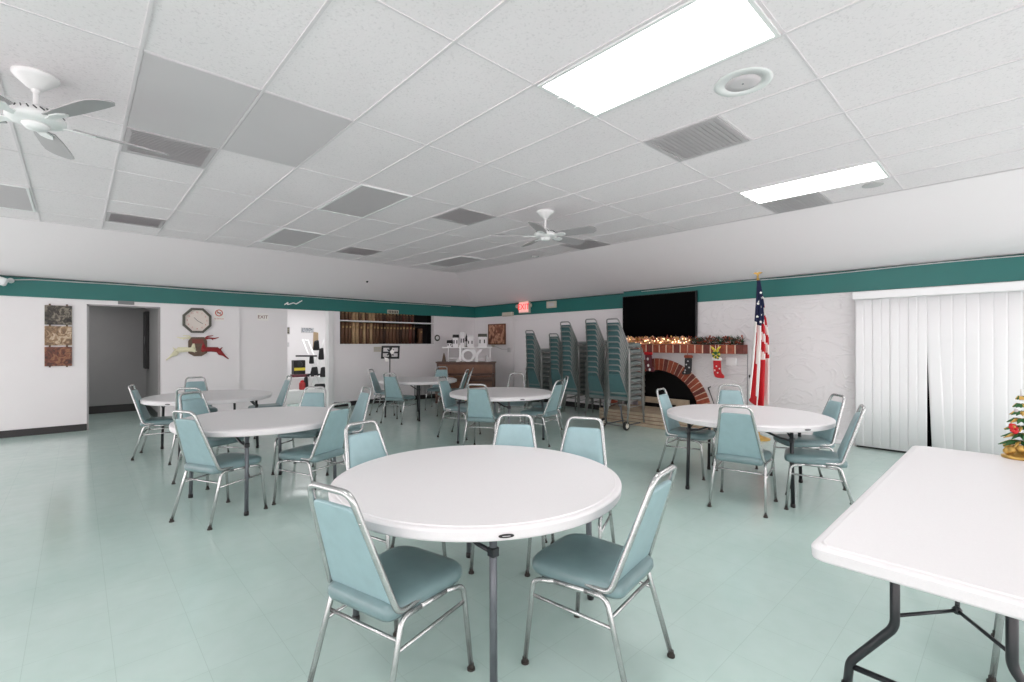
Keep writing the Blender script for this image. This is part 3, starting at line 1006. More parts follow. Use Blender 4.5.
for sgn, XL in ((1, 2.37), (-1, X1 - 0.42)):
    legs = []
    for up, ft in ((0.335, 0.492), (0.018, -0.139)):
        a = MB().use(M_blackmetal)
        dr = 1 if ft > up else -1
        pts = [(XL - cx, up - cy, 0.712), (XL - cx, up - cy, 0.33), (XL - cx, ft - 0.01 * dr - cy, 0.12), (XL - cx, ft - cy, 0.012)]
        a.tube(fillet(pts, [0, 0.10, 0.09, 0], 8), 0.0165, 12)
        lg = obj('leg', a, t)
        cp = MB().use(M_black); cp.lathe([(0, 0), (0.02, 0), (0.02, 0.03), (0, 0.03)], 14, (XL - cx, ft - cy, 0))
        obj('foot_cap', cp, lg)
    a = MB().use(M_blackmetal)
    a.tube([(XL - cx, 0.470 - cy, 0.105), (XL - cx, -0.117 - cy, 0.105)], 0.012, 10)
    obj('cross_bar', a, t)
    hx = XL + sgn * 0.24 - cx
    for up in (0.335, 0.018):
        a = MB().use(M_blackmetal)
        a.tube([(XL - cx, up - cy, 0.375), (hx, 0.172 - cy, 0.372)], 0.007, 8)
        obj('brace', a, t)
    a = MB().use(M_blackmetal)
    a.tube([(hx, 0.172 - cy, 0.36), (hx + sgn * 0.03, 0.172 - cy, 0.43), (hx + sgn * 0.32, 0.172 - cy, 0.71)], 0.008, 8)
    a.ball((hx, 0.172 - cy, 0.372), 0.017)
    obj('brace', a, t)

# little tinsel tree on the far end of that table
random.seed(3)
tt = thing('tabletop_tree', 'small gold and green Christmas tree with red flower on long table', 'Christmas tree', (4.28, -0.005, 0.74))
a = MB().use(M_gold)
a.lathe([(0, 0.0), (0.085, 0.0), (0.088, 0.012), (0.06, 0.02), (0.03, 0.03), (0.025, 0.06), (0, 0.06)], 24)
for k in range(10):
    an = k * 0.63
    a.ball((0.06 * math.cos(an), 0.06 * math.sin(an), 0.04 + 0.015 * (k % 3)), 0.022, 8, 5)
obj('base', a, tt)
a = MB().use(M_green)
for lev in range(7):
    z = 0.08 + lev * 0.045
    r = 0.10 * (1 - lev / 8)
    for k in range(11):
        an = k * 2 * PI / 11 + lev * 0.4
        d1 = Vector((math.cos(an), math.sin(an), -0.25))
        p0 = Vector((0, 0, z + 0.02)); p1 = p0 + d1 * r
        a.use(random.choice([M_green, M_green, M_gold]))
        a.tube([p0, (p0 + p1) / 2 + Vector((0, 0, 0.01)), p1], [0.012, 0.011, 0.002], 5)
obj('foliage', a, tt)
for k, (px, py, pz) in enumerate([(-0.075, 0.03, 0.19), (0.05, -0.07, 0.25), (-0.02, -0.085, 0.13)]):
    a = MB().use(M_red)
    for q in range(7):
        an = q * 2 * PI / 7
        a.ball((px + 0.02 * math.cos(an), py + 0.012 * math.sin(an), pz + 0.02 * math.sin(an + 1)), 0.016, 7, 4, (1.1, 0.8, 0.7))
    a.use(M_gold); a.ball((px, py, pz + 0.01), 0.01, 6, 4)
    obj('red_flower', a, tt)
a = MB().use(M_frost)
a.tube([(-0.01, 0, 0.36), (0.0, 0, 0.43)], [0.008, 0.002], 6)
a.ball((-0.06, 0.02, 0.30), 0.011); a.ball((-0.05, -0.03, 0.36), 0.009)
obj('trim_bead', a, tt)

# ---------------------------------------------------------------- fireplace details (children of the fireplace; local origin at XR, FC)
nb = 33
mo = MB().use(M_mortar)
ring_i = [(0 + (FRI + 0.004) * math.cos(PI * k / 48), FZ + (FRI + 0.004) * math.sin(PI * k / 48)) for k in range(49)]
ring_o = [(0 + (FR - 0.004) * math.cos(PI * k / 48), FZ + (FR - 0.004) * math.sin(PI * k / 48)) for k in range(49)]
for k in range(48):
    a0, a1, b0, b1 = ring_i[k], ring_i[k + 1], ring_o[k], ring_o[k + 1]
    mo.loft([[Vector((x, p[0], p[1])) for p in (a0, a1, b1, b0)] for x in (-0.028, 0.001)])
arch = obj('brick_arch', mo, fireplace)
for k in range(nb):
    t0, t1 = PI * (k + 0.10) / nb, PI * (k + 0.90) / nb
    b = MB().use(M_brick if k % 3 else M_brick_d)
    poly = [(rr * math.cos(tt_), FZ + rr * math.sin(tt_)) for rr, tt_ in ((FRI, t0), (FR, t0), (FR, t1), (FRI, t1))]
    b.loft([[Vector((-0.045, y, z)) for y, z in poly], [Vector((-0.002, y, z)) for y, z in poly]])
    obj('brick', b, arch)
ml0, ml1 = 3.04 - FC, 5.36 - FC
MX = -0.20
m1 = MB().use(M_mortar)
m1.box(MX + 0.008, ml0 + 0.006, 1.283, 0.001, ml1, 1.425)
mantel = obj('mantel', m1, fireplace)
n = 17
for k in range(n):
    p, q = ml0 + (ml1 - ml0) * k / n, ml0 + (ml1 - ml0) * (k + 0.84) / n
    b = MB().use(M_brick if k % 4 else M_brick_d)
    b.box(MX, p, 1.278, 0.0, q, 1.43, bevel=0.004)
    obj('brick', b, mantel)
h1 = MB().use(M_tanwood)
for k, z in enumerate((0.0, 0.062, 0.124, 0.186)):
    h1.box(-0.86, 3.45 - FC, z, 0.0, 5.40 - FC, z + 0.054, bevel=0.006)
h1.use(M_brick_d)
h1.box(-0.845, 3.465 - FC, 0.0, 0.0, 5.385 - FC, 0.235)
obj('hearth', h1, fireplace)
bd = MB().use(M_tanwood)
bd.box(0.03, -0.60, 0.31, 0.07, 0.55, 0.42, bevel=0.006)
bd.box(0.03, -0.45, 0.0, 0.07, -0.35, 0.32)
bd.box(0.03, 0.35, 0.0, 0.07, 0.45, 0.32)
o = obj('fire_screen_rail', bd); o.location = (XR, FC, 0)
tag(o, 'pale tan board standing across the dark firebox opening', 'board')
pk = MB().use(M_black)
pk.tube([(7.99, 3.40, 0.02), (8.06, 3.66, 0.62)], 0.008, 8)
pk.tube(fillet([(8.06, 3.66, 0.62), (8.065, 3.69, 0.68), (8.065, 3.64, 0.70)], 0.02), 0.010, 8)
tag(obj('fire_poker', pk), 'black fire poker leaning on the wall right of the brick arch', 'fire poker')

# television
tv = thing('television', 'large black flat television on the wall above the mantel', 'television', (XR, 4.64, 1.955))
a = MB().use(M_screen); a.box(-0.082, -0.755, -0.425, -0.03, 0.755, 0.425, bevel=0.006)
obj('screen', a, tv)
a = MB().use(M_black)
for b in ((-0.76, 0.418, 0.76, 0.43), (-0.76, -0.43, 0.76, -0.415), (-0.76, -0.415, -0.75, 0.418), (0.75, -0.415, 0.76, 0.418)):
    a.box(-0.086, b[0], b[1], -0.025, b[2], b[3])
obj('bezel', a, tv)
a = MB().use(M_black); a.box(-0.03, -0.2, -0.2, -0.0005, 0.2, 0.2)
obj('wall_bracket', a, tv)

# garlands
def garland(name, label, y0_, y1_, z, kinds, n, parts_bulbs=0):
    t = thing(name, label, 'garland', (XR - 0.11, (y0_ + y1_) / 2, 1.43), 0, 'garlands on the mantel')
    L_ = (y1_ - y0_)
    a = MB()
    for k in range(n):
        y = -L_ / 2 + L_ * random.random()
        an = random.random() * 2 * PI
        r = 0.02 + 0.06 * random.random()
        p = Vector((r * math.cos(an) * 0.9, y, z / 2 + r * math.sin(an) * z * 7 * 0.7))
        p.z = max(0.012, p.z)
        m = random.choice(kinds)
        a.use(m, False)
        dv = Vector((random.uniform(-1, 0.4), random.uniform(-1, 1), random.uniform(-0.3, 1))).normalized()
        sd = dv.cross(Vector((random.random(), random.random(), random.random()))).normalized()
        if m in (M_pine, M_frost, M_green):
            l = 0.05 + 0.04 * random.random()
            a.tube([p, p + dv * l * 0.5 + sd * 0.006, p + dv * l], [0.005, 0.006, 0.001], 4)
        else:
            l = 0.03 + 0.02 * random.random(); wd = 0.018
            q = [p, p + dv * l + sd * wd, p + dv * l * 1.6, p + dv * l - sd * wd]
            nrm = dv.cross(sd) * 0.006
            a.loft([[v for v in q], [v + nrm for v in q]])
    # core
    a.use(kinds[0])
    a.tube([(0.02, -L_ / 2, 0.02), (0.0, -L_ / 6, 0.028), (0.02, L_ / 6, 0.02), (0.0, L_ / 2, 0.026)], 0.02, 6)
    bm_low = min(v.co.z for v in a.bm.verts)
    obj('foliage', a, t)
    for k in range(parts_bulbs):
        b = MB().use(M_bulb)
        y = -L_ / 2 + L_ * (k + 0.5 + random.uniform(-0.3, 0.3)) / parts_bulbs
        b.ball((random.uniform(-0.09, -0.02), y, 0.03 + random.random() * 0.08), 0.011, 6, 4)
        obj('bulb', b, t)
    return t
garland('lit_garland', 'warm glowing peach and gold garland on mantel below the television', 3.96, 5.34, 0.14, [M_peach, M_peach, M_redbrown, M_gold, M_frost], 620, 46)
garland('pine_garland', 'dark pine garland with frosted tips on right end of mantel', 3.07, 3.93, 0.12, [M_pine, M_pine, M_pine, M_frost, M_green, M_redbrown], 700)

# stockings hang from the mantel front (face at x = XR + MX)
def stocking(name, label, y, z_top, hgt, m_body, m_cuff, toe=-1, kind=0):
    t = thing(name, label, 'stocking', (XR + MX - 0.012, y, z_top))
    wd = hgt * 0.68
    # outline in (u along -Y screen right, v up)
    o_ = [(-0.5, 0), (0.5, 0), (0.5, -0.55), (0.62, -0.72), (0.9, -0.82), (0.98, -0.95), (0.8, -1.0), (0.1, -0.98), (-0.25, -0.93), (-0.42, -0.75)]
    pts = [(x * wd * 0.62, yv * hgt) for x, yv in o_]
    pts = [(p.x, p.y) for p in fillet([(a_, b_, 0) for a_, b_ in pts], 0.02, 3, True)]
    a = MB().use(m_body)
    cxx = sum(p[0] for p in pts) / len(pts); cyy = sum(p[1] for p in pts) / len(pts)
    def rg(s_, x): return [Vector((x, toe * (cxx + (p[0] - cxx) * s_), cyy + (p[1] - cyy) * s_)) for p in pts]
    a.smooth = True
    a.loft([rg(0.9, -0.028), rg(1.0, -0.018), rg(1.0, 0.0), rg(0.9, 0.009)])
    obj('body', a, t)
    a = MB().use(m_cuff, True)
    a.box(-0.036, -wd * 0.38, -hgt * 0.02, 0.012, wd * 0.38, hgt * 0.16, bevel=0.012)
    obj('cuff', a, t)
    a = MB().use(m_cuff)
    a.tube([(-0.004, 0.02, hgt * 0.14), (-0.004, 0.03, 0.0 + (1.43 - z_top))], 0.004, 6)
    obj('hanging_loop', a, t)
    return t
st = stocking('christmas_stocking', 'red stocking with white cuff and green bow hanging from mantel', 3.45, 1.17, 0.30, M_red, M_whitefab)
a = MB().use(M_whitefab)
for dy, dz in ((0.0, -0.10), (-0.05, -0.14), (0.03, -0.17), (-0.02, -0.21)):
    a.ball((-0.030, dy, dz), 0.014, 7, 5, (0.4, 1, 1))
a.use(M_black)
a.ball((-0.040, -0.03, 0.03), 0.016, 7, 5, (0.4, 1, 1))
obj('snowflake', a, st)
a = MB().use(M_green)
for k in range(12):
    an = k * 2 * PI / 12
    a.use(M_green if k % 2 else M_yellow)
    a.ball((-0.045, 0.045 * math.cos(an), 0.10 + 0.05 * math.sin(an)), 0.026, 7, 5, (0.7, 1, 1))
for sy in (-1, 1):
    a.use(M_yellow)
    a.tube([(-0.05, 0, 0.15), (-0.06, sy * 0.05, 0.20), (-0.05, sy * 0.08, 0.23)], [0.012, 0.02, 0.006], 6)
a.use(M_green); a.ball((-0.06, 0, 0.12), 0.03, 8, 6)
obj('bow', a, st)
st = stocking('christmas_stocking', 'black and grey patterned stocking hanging beside the brick arch', 3.95, 1.20, 0.30, M_darkcloth, M_redbrown, 1)
a = MB().use(M_lightgrey)
for dy, dz in ((0.0, -0.06), (0.03, -0.12), (-0.02, -0.17), (0.05, -0.22), (0.06, -0.26)):
    a.ball((-0.030, dy, dz), 0.015, 7, 5, (0.4, 1, 1))
obj('pattern_patch', a, st)
st = stocking('christmas_stocking', 'dark red and white stocking hanging at left end of mantel', 4.74, 1.24, 0.32, M_maroon, M_red, -1)
a = MB().use(M_whitefab)
for dy, dz in ((0.0, -0.08), (-0.01, -0.20), (-0.04, -0.28)):
    a.ball((-0.032, dy, dz), 0.022, 8, 5, (0.4, 1, 1.3))
obj('pattern_patch', a, st)

a = MB().use(M_white); a.box(XR - 0.06, 3.21, 1.08, XR - 0.0005, 3.37, 1.21, bevel=0.006)
tag(obj('wall_box', a), 'small white box on wall behind the red stocking', 'wall box')
a = MB().use(M_grey); a.tube([(XR - 0.008, 3.04, 1.27), (XR - 0.008, 3.04, 0.62), (XR - 0.008, 3.04, 0.3)], 0.005, 6)
tag(obj('wall_cable', a), 'thin grey cable running down the wall below mantel end', 'cable')

# ---------------------------------------------------------------- flag
FX, FY = 7.58, 2.70
fl = thing('flag', 'draped red, white and blue flag on a gold-topped pole by the mantel', 'flag', (FX, FY, 0))
a = MB().use(M_gold)
a.lathe([(0, 0), (0.17, 0), (0.17, 0.02), (0.08, 0.05), (0.03, 0.07), (0.028, 0.12), (0, 0.12)], 28)
obj('base', a, fl)
a = MB().use(M_woodlight); a.tube([(0, 0, 0.1), (0, 0, 2.42)], 0.0135, 12)
obj('pole', a, fl)
a = MB().use(M_gold)
a.lathe([(0, 2.41), (0.022, 2.41), (0.024, 2.43), (0.012, 2.445), (0.012, 2.46), (0, 2.46)], 16)
a.ball((0, 0, 2.475), 0.018)
a.loft([[Vector((x, y * s_, z)) for y, z in ((-0.07, 2.52), (-0.035, 2.505), (0, 2.485), (0.035, 2.505), (0.07, 2.52), (0.03, 2.535), (0.0, 2.525), (-0.03, 2.535))] for x, s_ in ((-0.008, 1.0), (0.008, 1.0))])
obj('finial', a, fl)
# the cloth: lat axis (to the right in the photo) is along (0.73,-0.68)
U = Vector((0.734, -0.679, 0)); W = Vector((-0.679, -0.734, 0))     # W towards the camera
a = MB()
NV, NW = 64, 40
def flagpt(v, w_):
    z = 2.40 - 1.92 * v * (1 - 0.05 * abs(w_ - 0.5))
    if w_ < 0.35: z += 0.16 * v * (0.35 - w_) / 0.35
    lo = -0.035 - 0.15 * v ** 1.2
    hi = 0.0 + 0.115 * min(1, v * 2.2) ** 0.8
    x = lo + (hi - lo) * w_
    amp = 0.02 + 0.045 * min(1, v * 1.5)
    d_ = 0.045 + amp * math.sin(w_ * 3.2 * 2 * PI + 0.9 * v) + 0.03 * math.sin(w_ * PI)
    return U * x + W * d_ + Vector((0, 0, z))
grid = [[a.bm.verts.new(flagpt(i / NV, j / NW)) for j in range(NW + 1)] for i in range(NV + 1)]
def flagmat(v, w_):
    if v < 0.36 and w_ < (1.0 if v < 0.20 else 1.0 - 2.6 * (v - 0.20)):
        return M_navy
    if w_ > 0.52 and v < 0.62:
        q = v + 0.30 * (1 - w_)
        return M_redflag if int(q / 0.075) % 2 == 0 else M_whitefab
    if w_ > 0.46 - 0.5 * max(0, v - 0.75):
        return M_redflag if w_ < 0.86 - 0.7 * max(0, v - 0.8) else M_whitefab
    q = w_ + 0.10 * (1 - v)
    return M_redflag if int(q / 0.16) % 2 == 1 else M_whitefab
for i in range(NV):
    for j in range(NW):
        a.use(flagmat((i + 0.5) / NV, (j + 0.5) / NW), True)
        a.face([grid[i][j], grid[i][j + 1], grid[i + 1][j + 1], grid[i + 1][j]])
a.use(M_whitefab)
for v, w_ in ((0.10, 0.4), (0.14, 0.75), (0.17, 0.3), (0.21, 0.6), (0.25, 0.2), (0.27, 0.45), (0.31, 0.1), (0.33, 0.35), (0.36, 0.5), (0.37, 0.2), (0.2, 0.1)):
    p = flagpt(v, w_) + W * 0.012
    star = []
    for k in range(10):
        r = 0.022 if k % 2 == 0 else 0.010
        star.append((r * math.sin(k * PI / 5), r * math.cos(k * PI / 5)))
    a.prism(star, p - W * 0.004, U, (0, 0, 1), W * 0.006)
o = obj('cloth', a, fl)
md = o.modifiers.new('thickness', 'SOLIDIFY'); md.thickness = 0.003
a = MB().use(M_black); a.tube([(0.0, 0.0, 0.95), (-0.06, 0.09, 0.97), (-0.07, 0.10, 0.92)], 0.008, 6)
a.ball((-0.06, 0.09, 0.955), 0.022)
obj('tie_back', a, fl)

# ---------------------------------------------------------------- vertical blinds and glass door
d = MB().use(M_screen)
d.box(XR - 0.016, -0.9, 0.02, XR - 0.0005, 1.54, 2.09)
dr = struct('door_1', d)
d = MB().use(M_black); d.box(XR - 0.05, -0.9, 0.0005, XR - 0.0005, 1.56, 0.022)
struct('trim_9', d)
vb = thing('vertical_blind', 'white vertical blind across the dark glass door at right', 'blind', (XR - 0.10, 0.6, 0))
a = MB().use(M_blind); a.box(-0.06, -1.55, 2.06, 0.099, 0.99, 2.165, bevel=0.008)
obj('valance', a, vb)
y = 0.965
sl = []
while y > 0.30:          # closed, lapped slats
    sl.append((y, 0.0965, 0.0, len(sl) % 2 * 0.0012)); y -= 0.0945
ygap = y
while y > -1.5:
    sl.append((y + 0.004, 0.130, 0.05, 0.0)); y -= 0.118
for k, (yy, wd, rot, _) in enumerate(sl):
    a = MB().use(M_blind, True)
    bot = 0.03
    NS = 6
    first_right = (abs(yy - 0.004 - ygap) < 1e-6)
    rings = []
    for z in (2.075, 1.5, 0.8, bot):
        row = []
        sh = -0.055 * (1.5 - z) / 1.47 if (first_right and z < 1.5) else 0
        lo_ = []
        for q in range(NS + 1):
            u_ = (q / NS - 0.5)
            wy = u_ * wd
            wx = rot * 0.16 * u_ + (0.0 if rot < 0.02 else 0.0015) * (u_ * u_ * 4) + _
            lo_.append(Vector((wx, -wd / 2 + wy + sh, z)))
        row = lo_ + [v + Vector((0.0025, 0, 0)) for v in reversed(lo_)]
        rings.append(row)
    a.loft(rings)
    o = obj('slat', a, vb); o.location = (0, yy, 0)

# ---------------------------------------------------------------- piano and what stands on it
PC = Vector((7.02, 9.26)) + Vector((0.679, 0.734)) * 0.12
pang = YAW - PI / 2                # front faces the camera: local -Y points at the camera
pn = thing('upright_piano', 'dark walnut upright piano standing across the far corner', 'piano', (PC.x, PC.y, 0), pang)
a = MB().use(M_wood)
a.box(-0.72, -0.10, 0.06, 0.72, 0.22, 0.965, bevel=0.006)
a.box(-0.72, -0.30, 0.0, -0.67, 0.22, 0.14); a.box(0.67, -0.30, 0.0, 0.72, 0.22, 0.14)
obj('case', a, pn)
a = MB().use(M_wood); a.box(-0.74, -0.14, 0.965, 0.74, 0.24, 0.995, bevel=0.006)
obj('lid', a, pn)
a = MB().use(M_woodlight)
a.box(-0.66, -0.114, 0.72, 0.66, -0.10, 0.93, bevel=0.004)
a.box(-0.66, -0.114, 0.12, 0.66, -0.10, 0.52, bevel=0.004)
obj('front_panel', a, pn)
a = MB().use(M_wood)
a.box(-0.72, -0.36, 0.58, 0.72, -0.10, 0.64, bevel=0.006)
a.box(-0.72, -0.38, 0.64, -0.66, -0.10, 0.72, bevel=0.006); a.box(0.66, -0.38, 0.64, 0.72, -0.10, 0.72, bevel=0.006)
for sx in (-0.69, 0.69):
    a.box(sx - 0.03, -0.34, 0.14, sx + 0.03, -0.28, 0.58, bevel=0.004)
obj('key_bed', a, pn)
a = MB().use(M_woodlight); a.box(-0.66, -0.345, 0.64, 0.66, -0.11, 0.665, bevel=0.006)
obj('key_cover', a, pn)
a = MB().use(M_gold)
for x in (-0.06, 0.0, 0.06):
    a.box(x - 0.015, -0.18, 0.05, x + 0.015, -0.10, 0.062)
obj('pedal', a, pn)

def on_piano(x, y, z=0.995):
    v = Matrix.Rotation(pang, 2) @ Vector((x, y))
    return (PC.x + v.x, PC.y + v.y, z)
# white display rack
rk = thing('display_rack', 'white open display rack standing on the piano', 'rack', on_piano(0.02, 0.10), pang)
a = MB().use(M_white); a.box(-0.62, -0.09, 0.345, 0.62, 0.09, 0.37, bevel=0.003)
obj('shelf_board', a, rk)
for x0_, x1_ in ((-0.48, -0.10), (0.20, 0.58)):
    a = MB().use(M_white)
    a.box(x0_, -0.05, 0.09, x0_ + 0.02, 0.05, 0.345); a.box(x1_ - 0.02, -0.05, 0.09, x1_, 0.05, 0.345)
    a.box(x0_, -0.05, 0.08, x1_, 0.05, 0.10)
    for x in (x0_ + 0.01, x1_ - 0.01):
        a.box(x - 0.01, -0.05, 0.0, x + 0.01, 0.05, 0.08)
    obj('frame', a, rk)
for ch, x, lab in (('J', -0.14, 'white letter J of the word JOY standing on piano'), ('O', 0.055, 'white letter O of the word JOY standing on piano'), ('Y', 0.27, 'white letter Y of the word JOY standing on piano')):
    me = text_mesh(ch, 0.44, 0.03, M_white, bold=0.006)
    me.transform(ROT_Y)
    zmin = min(v.co.z for v in me.vertices)
    me.transform(Matrix.Translation((0, 0, -zmin)))
    o = obj('letter', me); o.location = on_piano(x, -0.06); o.rotation_euler = (0, 0, pang)
    tag(o, lab, 'letter', 'JOY letters on the piano')
# ornaments
def tree_orn(x, y, lab, m, h=0.22):
    a = MB().use(m)
    a.lathe([(0, 0), (0.055, 0), (0.05, 0.02), (0.035, h * 0.5), (0.012, h * 0.95), (0, h)], 14)
    o = obj('cone_tree', a); o.location = on_piano(x, y); o.rotation_euler = (0, 0, pang)
    return tag(o, lab, 'ornament')
tree_orn(-0.55, -0.02, 'brown cone shaped ornament at the left end of piano', M_plaque)
tree_orn(0.52, -0.07, 'grey cone shaped ornament at the right end of piano', M_lightgrey, 0.18)
a = MB().use(M_white); a.box(-0.05, -0.03, 0, 0.05, 0.03, 0.04, bevel=0.004); a.ball((0, 0, 0.05), 0.03)
o = obj('figurine', a); o.location = on_piano(-0.19, -0.08); tag(o, 'small white figurine on the piano left of the letters', 'ornament')
# village on the rack
def cottage(x, lab, roof, w_=0.14, h=0.12, tree=False):
    t = thing('cottage_ornament', lab, 'ornament', on_piano(x, 0.10, 0.995 + 0.37), pang, 'ornament cottages on the rack')
    a = MB().use(M_wall); a.box(-w_ / 2, -0.05, 0, w_ / 2, 0.05, h)
    a.loft([[Vector((sx, y_, z_)) for y_, z_ in ((-0.05, h), (0.05, h), (0, h + 0.05))] for sx in (-w_ / 2, w_ / 2)])
    obj('walls', a, t)
    a = MB().use(roof)
    a.prism([(-0.062, h - 0.008), (0, h + 0.055), (0.062, h - 0.008), (0.062, h + 0.006), (0, h + 0.069), (-0.062, h + 0.006)], (-w_ / 2 - 0.012, 0, 0), (0, 1, 0), (0, 0, 1), (w_ + 0.024, 0, 0))
    obj('roof', a, t)
    a = MB().use(M_black)
    for q in (-0.3, 0.25):
        a.box(q * w_ - 0.014, -0.053, h * 0.35, q * w_ + 0.014, -0.049, h * 0.7)
    obj('pane', a, t)
cottage(-0.42, 'white cottage ornament with dark base, leftmost on the rack', M_darkcloth, 0.12, 0.10)
cottage(-0.27, 'white cottage ornament with black roof on rack, second from left', M_black, 0.13, 0.24)
cottage(-0.10, 'tall white cottage ornament on rack above letter J', M_white, 0.10, 0.30)
cottage(0.10, 'plain white cottage ornament on rack above letter Y', M_white, 0.16, 0.22)
cottage(0.40, 'white cottage ornament with green-grey roof at right of rack', M_clockrim, 0.20, 0.26)
for x, lab, h in ((-0.36, 'black ornament tree on the rack between the left cottages', 0.2), (0.0, 'thin black ornament tree in the middle of rack', 0.34)):
    a = MB().use(M_black)
    a.lathe([(0, 0), (0.03, 0), (0.03, 0.012), (0.007, 0.02), (0.007, h * 0.4), (0.035, h * 0.42), (0.02, h * 0.6), (0.03, h * 0.62), (0.0, h)], 10)
    o = obj('ornament_tree', a); o.location = on_piano(x, 0.06, 0.995 + 0.37); tag(o, lab, 'ornament')

# framed picture right of the piano, lamp arm, conduit
pc = thing('framed_picture', 'framed bronze-toned picture on the wall right of the piano', 'picture', (XR2, 9.62, 1.70))
a = MB().use(M_pic); a.box(-0.028, -0.32, -0.25, -0.004, 0.32, 0.25)
obj('canvas', a, pc)
a = MB().use(M_woodlight)
for b in ((-0.35, 0.25, 0.35, 0.28), (-0.35, -0.28, 0.35, -0.25), (-0.35, -0.25, -0.32, 0.25), (0.32, -0.25, 0.35, 0.25)):
    a.box(-0.035, b[0], b[1], -0.0005, b[2], b[3])
obj('frame', a, pc)
a = MB().use(M_lightgrey)
a.box(XR2 - 0.03, 9.08, 1.22, XR2 - 0.0005, 9.18, 1.34, bevel=0.004)
a.tube(fillet([(XR2 - 0.03, 9.13, 1.30), (XR2 - 0.12, 9.30, 1.30), (XR2 - 0.18, 9.52, 1.38)], 0.05), 0.010, 8)
a.use(M_beige)
a.tube([(XR2 - 0.18, 9.52, 1.38), (XR2 - 0.20, 9.62, 1.40)], 0.022, 8)
tag(obj('lamp_arm', a), 'grey swing arm bracket on the wall under the bronze picture', 'wall bracket')
a = MB().use(M_wall)
a.tube(fillet([(XR2 - 0.012, 8.95, 2.16), (XR2 - 0.012, 8.95, 2.06), (XR2 - 0.012, 8.95, 0.12)], 0.02), 0.012, 8)
a.tube(fillet([(XR2 - 0.012, 8.95, 2.06), (XR2 - 0.012, 7.9, 2.06)], 0.02), 0.007, 8)
tag(obj('conduit', a), 'thin white conduit running down the wall below EXIT sign', 'conduit')

# EXIT sign, emergency light, beige boxes
ex = thing('exit_sign', 'lit red and white EXIT sign on the teal band', 'exit sign', (XR2 - 0.022, 8.50, 2.37))
a = MB().use(M_beige); a.box(-0.07, -0.19, -0.155, -0.0005, 0.19, 0.155, bevel=0.008)
obj('housing', a, ex)
a = MB().use(M_exitface); a.box(-0.074, -0.165, -0.13, -0.069, 0.165, 0.13)
obj('face', a, ex)
me = text_mesh('EXIT', 0.205, 0.006, M_exitred); me.transform(ROT_X)
o = obj('lettering', me, ex); o.location = (-0.077, 0, 0)
for sy in (-1, 1):
    a = MB().use(M_beige); a.lathe([(0.02, -0.06), (0.045, -0.062), (0.05, -0.02), (0.03, 0.0), (0, 0.0), ], 16, (-0.03, sy * 0.235, 0.03), 'X')
    a.tube([(-0.03, sy * 0.19, 0.03), (-0.03, sy * 0.235, 0.03)], 0.02, 8)
    obj('lamp_head', a, ex)
a = MB().use(M_beige)
a.box(XR2 - 0.10, 8.93, 2.165, XR2 - 0.0225, 9.32, 2.27, bevel=0.008)
tag(obj('emergency_light', a), 'beige emergency light box left of the EXIT sign', 'emergency light')
a = MB().use(M_beige); a.box(XR2 - 0.05, 7.44, 2.30, XR2 - 0.0225, 7.76, 2.46, bevel=0.006)
a.use(M_lightgrey); a.box(XR2 - 0.054, 7.52, 2.34, XR2 - 0.049, 7.68, 2.42)
tag(obj('band_box', a), 'beige electrical box on the teal band above the chair stacks', 'electrical box')
a = MB().use(M_beige); a.box(5.60, YL - 0.06, 2.19, 5.90, YL - 0.0225, 2.28, bevel=0.005)
a.use(M_clockrim)
for k in range(6):
    a.box(5.62 + k * 0.045, YL - 0.063, 2.205, 5.65 + k * 0.045, YL - 0.059, 2.265)
tag(obj('band_box', a), 'small beige grilled box on the teal band above the books', 'electrical box')
rb = MB().use(M_white)
rb.tube(fillet([(3.22, YL - 0.03, 2.27), (3.30, YL - 0.04, 2.33), (3.27, YL - 0.035, 2.27), (3.40, YL - 0.04, 2.32), (3.46, YL - 0.03, 2.30), (3.58, YL - 0.035, 2.38)], 0.02), 0.012, 6)
tag(obj('ribbon', rb), 'crumpled white ribbon stuck on the teal band above the opening', 'ribbon')
a = MB().use(M_black); a.ball((4.62, 9.62, 2.796), 0.028, 8, 5)
tag(obj('ceiling_hook', a), 'small black knob on the left sloped ceiling', 'hook')

# cable along the band top
cb = MB().use(M_lightgrey)
pts = [(-0.75, YL - 0.036, 2.43)] + [(x, YL - 0.036, 2.462 + 0.006 * math.sin(x * 2.1)) for x in [-0.5 + 0.5 * k for k in range(17)]]
cb.tube(pts, 0.007, 6)
tag(obj('wall_cable', cb), 'thin white cable running along the teal band from camera', 'cable')
cb = MB().use(M_lightgrey)
pts = [(XR - 0.036, yv, 2.47 + 0.008 * math.sin(yv * 2.3)) for yv in [-1.0 + 0.4 * k for k in range(16)]]
cb.tube(pts, 0.006, 6)
tag(obj('wall_cable', cb), 'thin white cable running along the right teal band above flag', 'cable')

# ---------------------------------------------------------------- left wall things
sc = thing('security_camera', 'white security camera at left end of the teal band', 'camera', (-0.80, YL - 0.022, 2.40))
a = MB().use(M_camera); a.lathe([(0, -0.03), (0.03, -0.03), (0.04, -0.02), (0.04, -0.0005), (0, -0.0005)], 20, (0.05, 0, 0.02), 'Y')
obj('mount', a, sc)
a = MB().use(M_camera)
a.box(-0.16, -0.21, -0.06, 0.03, -0.09, 0.06, rot=Matrix.Rotation(0.35, 3, 'Y'), bevel=0.02)
a.tube([(0.06, -0.04, 0.02), (0.0, -0.12, 0.0)], 0.02, 8)
obj('housing', a, sc)
a = MB().use(M_black); a.lathe([(0, -0.03), (0.045, -0.03), (0.045, 0.0), (0, 0.0)], 18, (0, 0, 0), 'X')
o = obj('lens', a, sc); o.location = (-0.155, -0.15, -0.04); o.rotation_euler = (0, 0.35, 0)

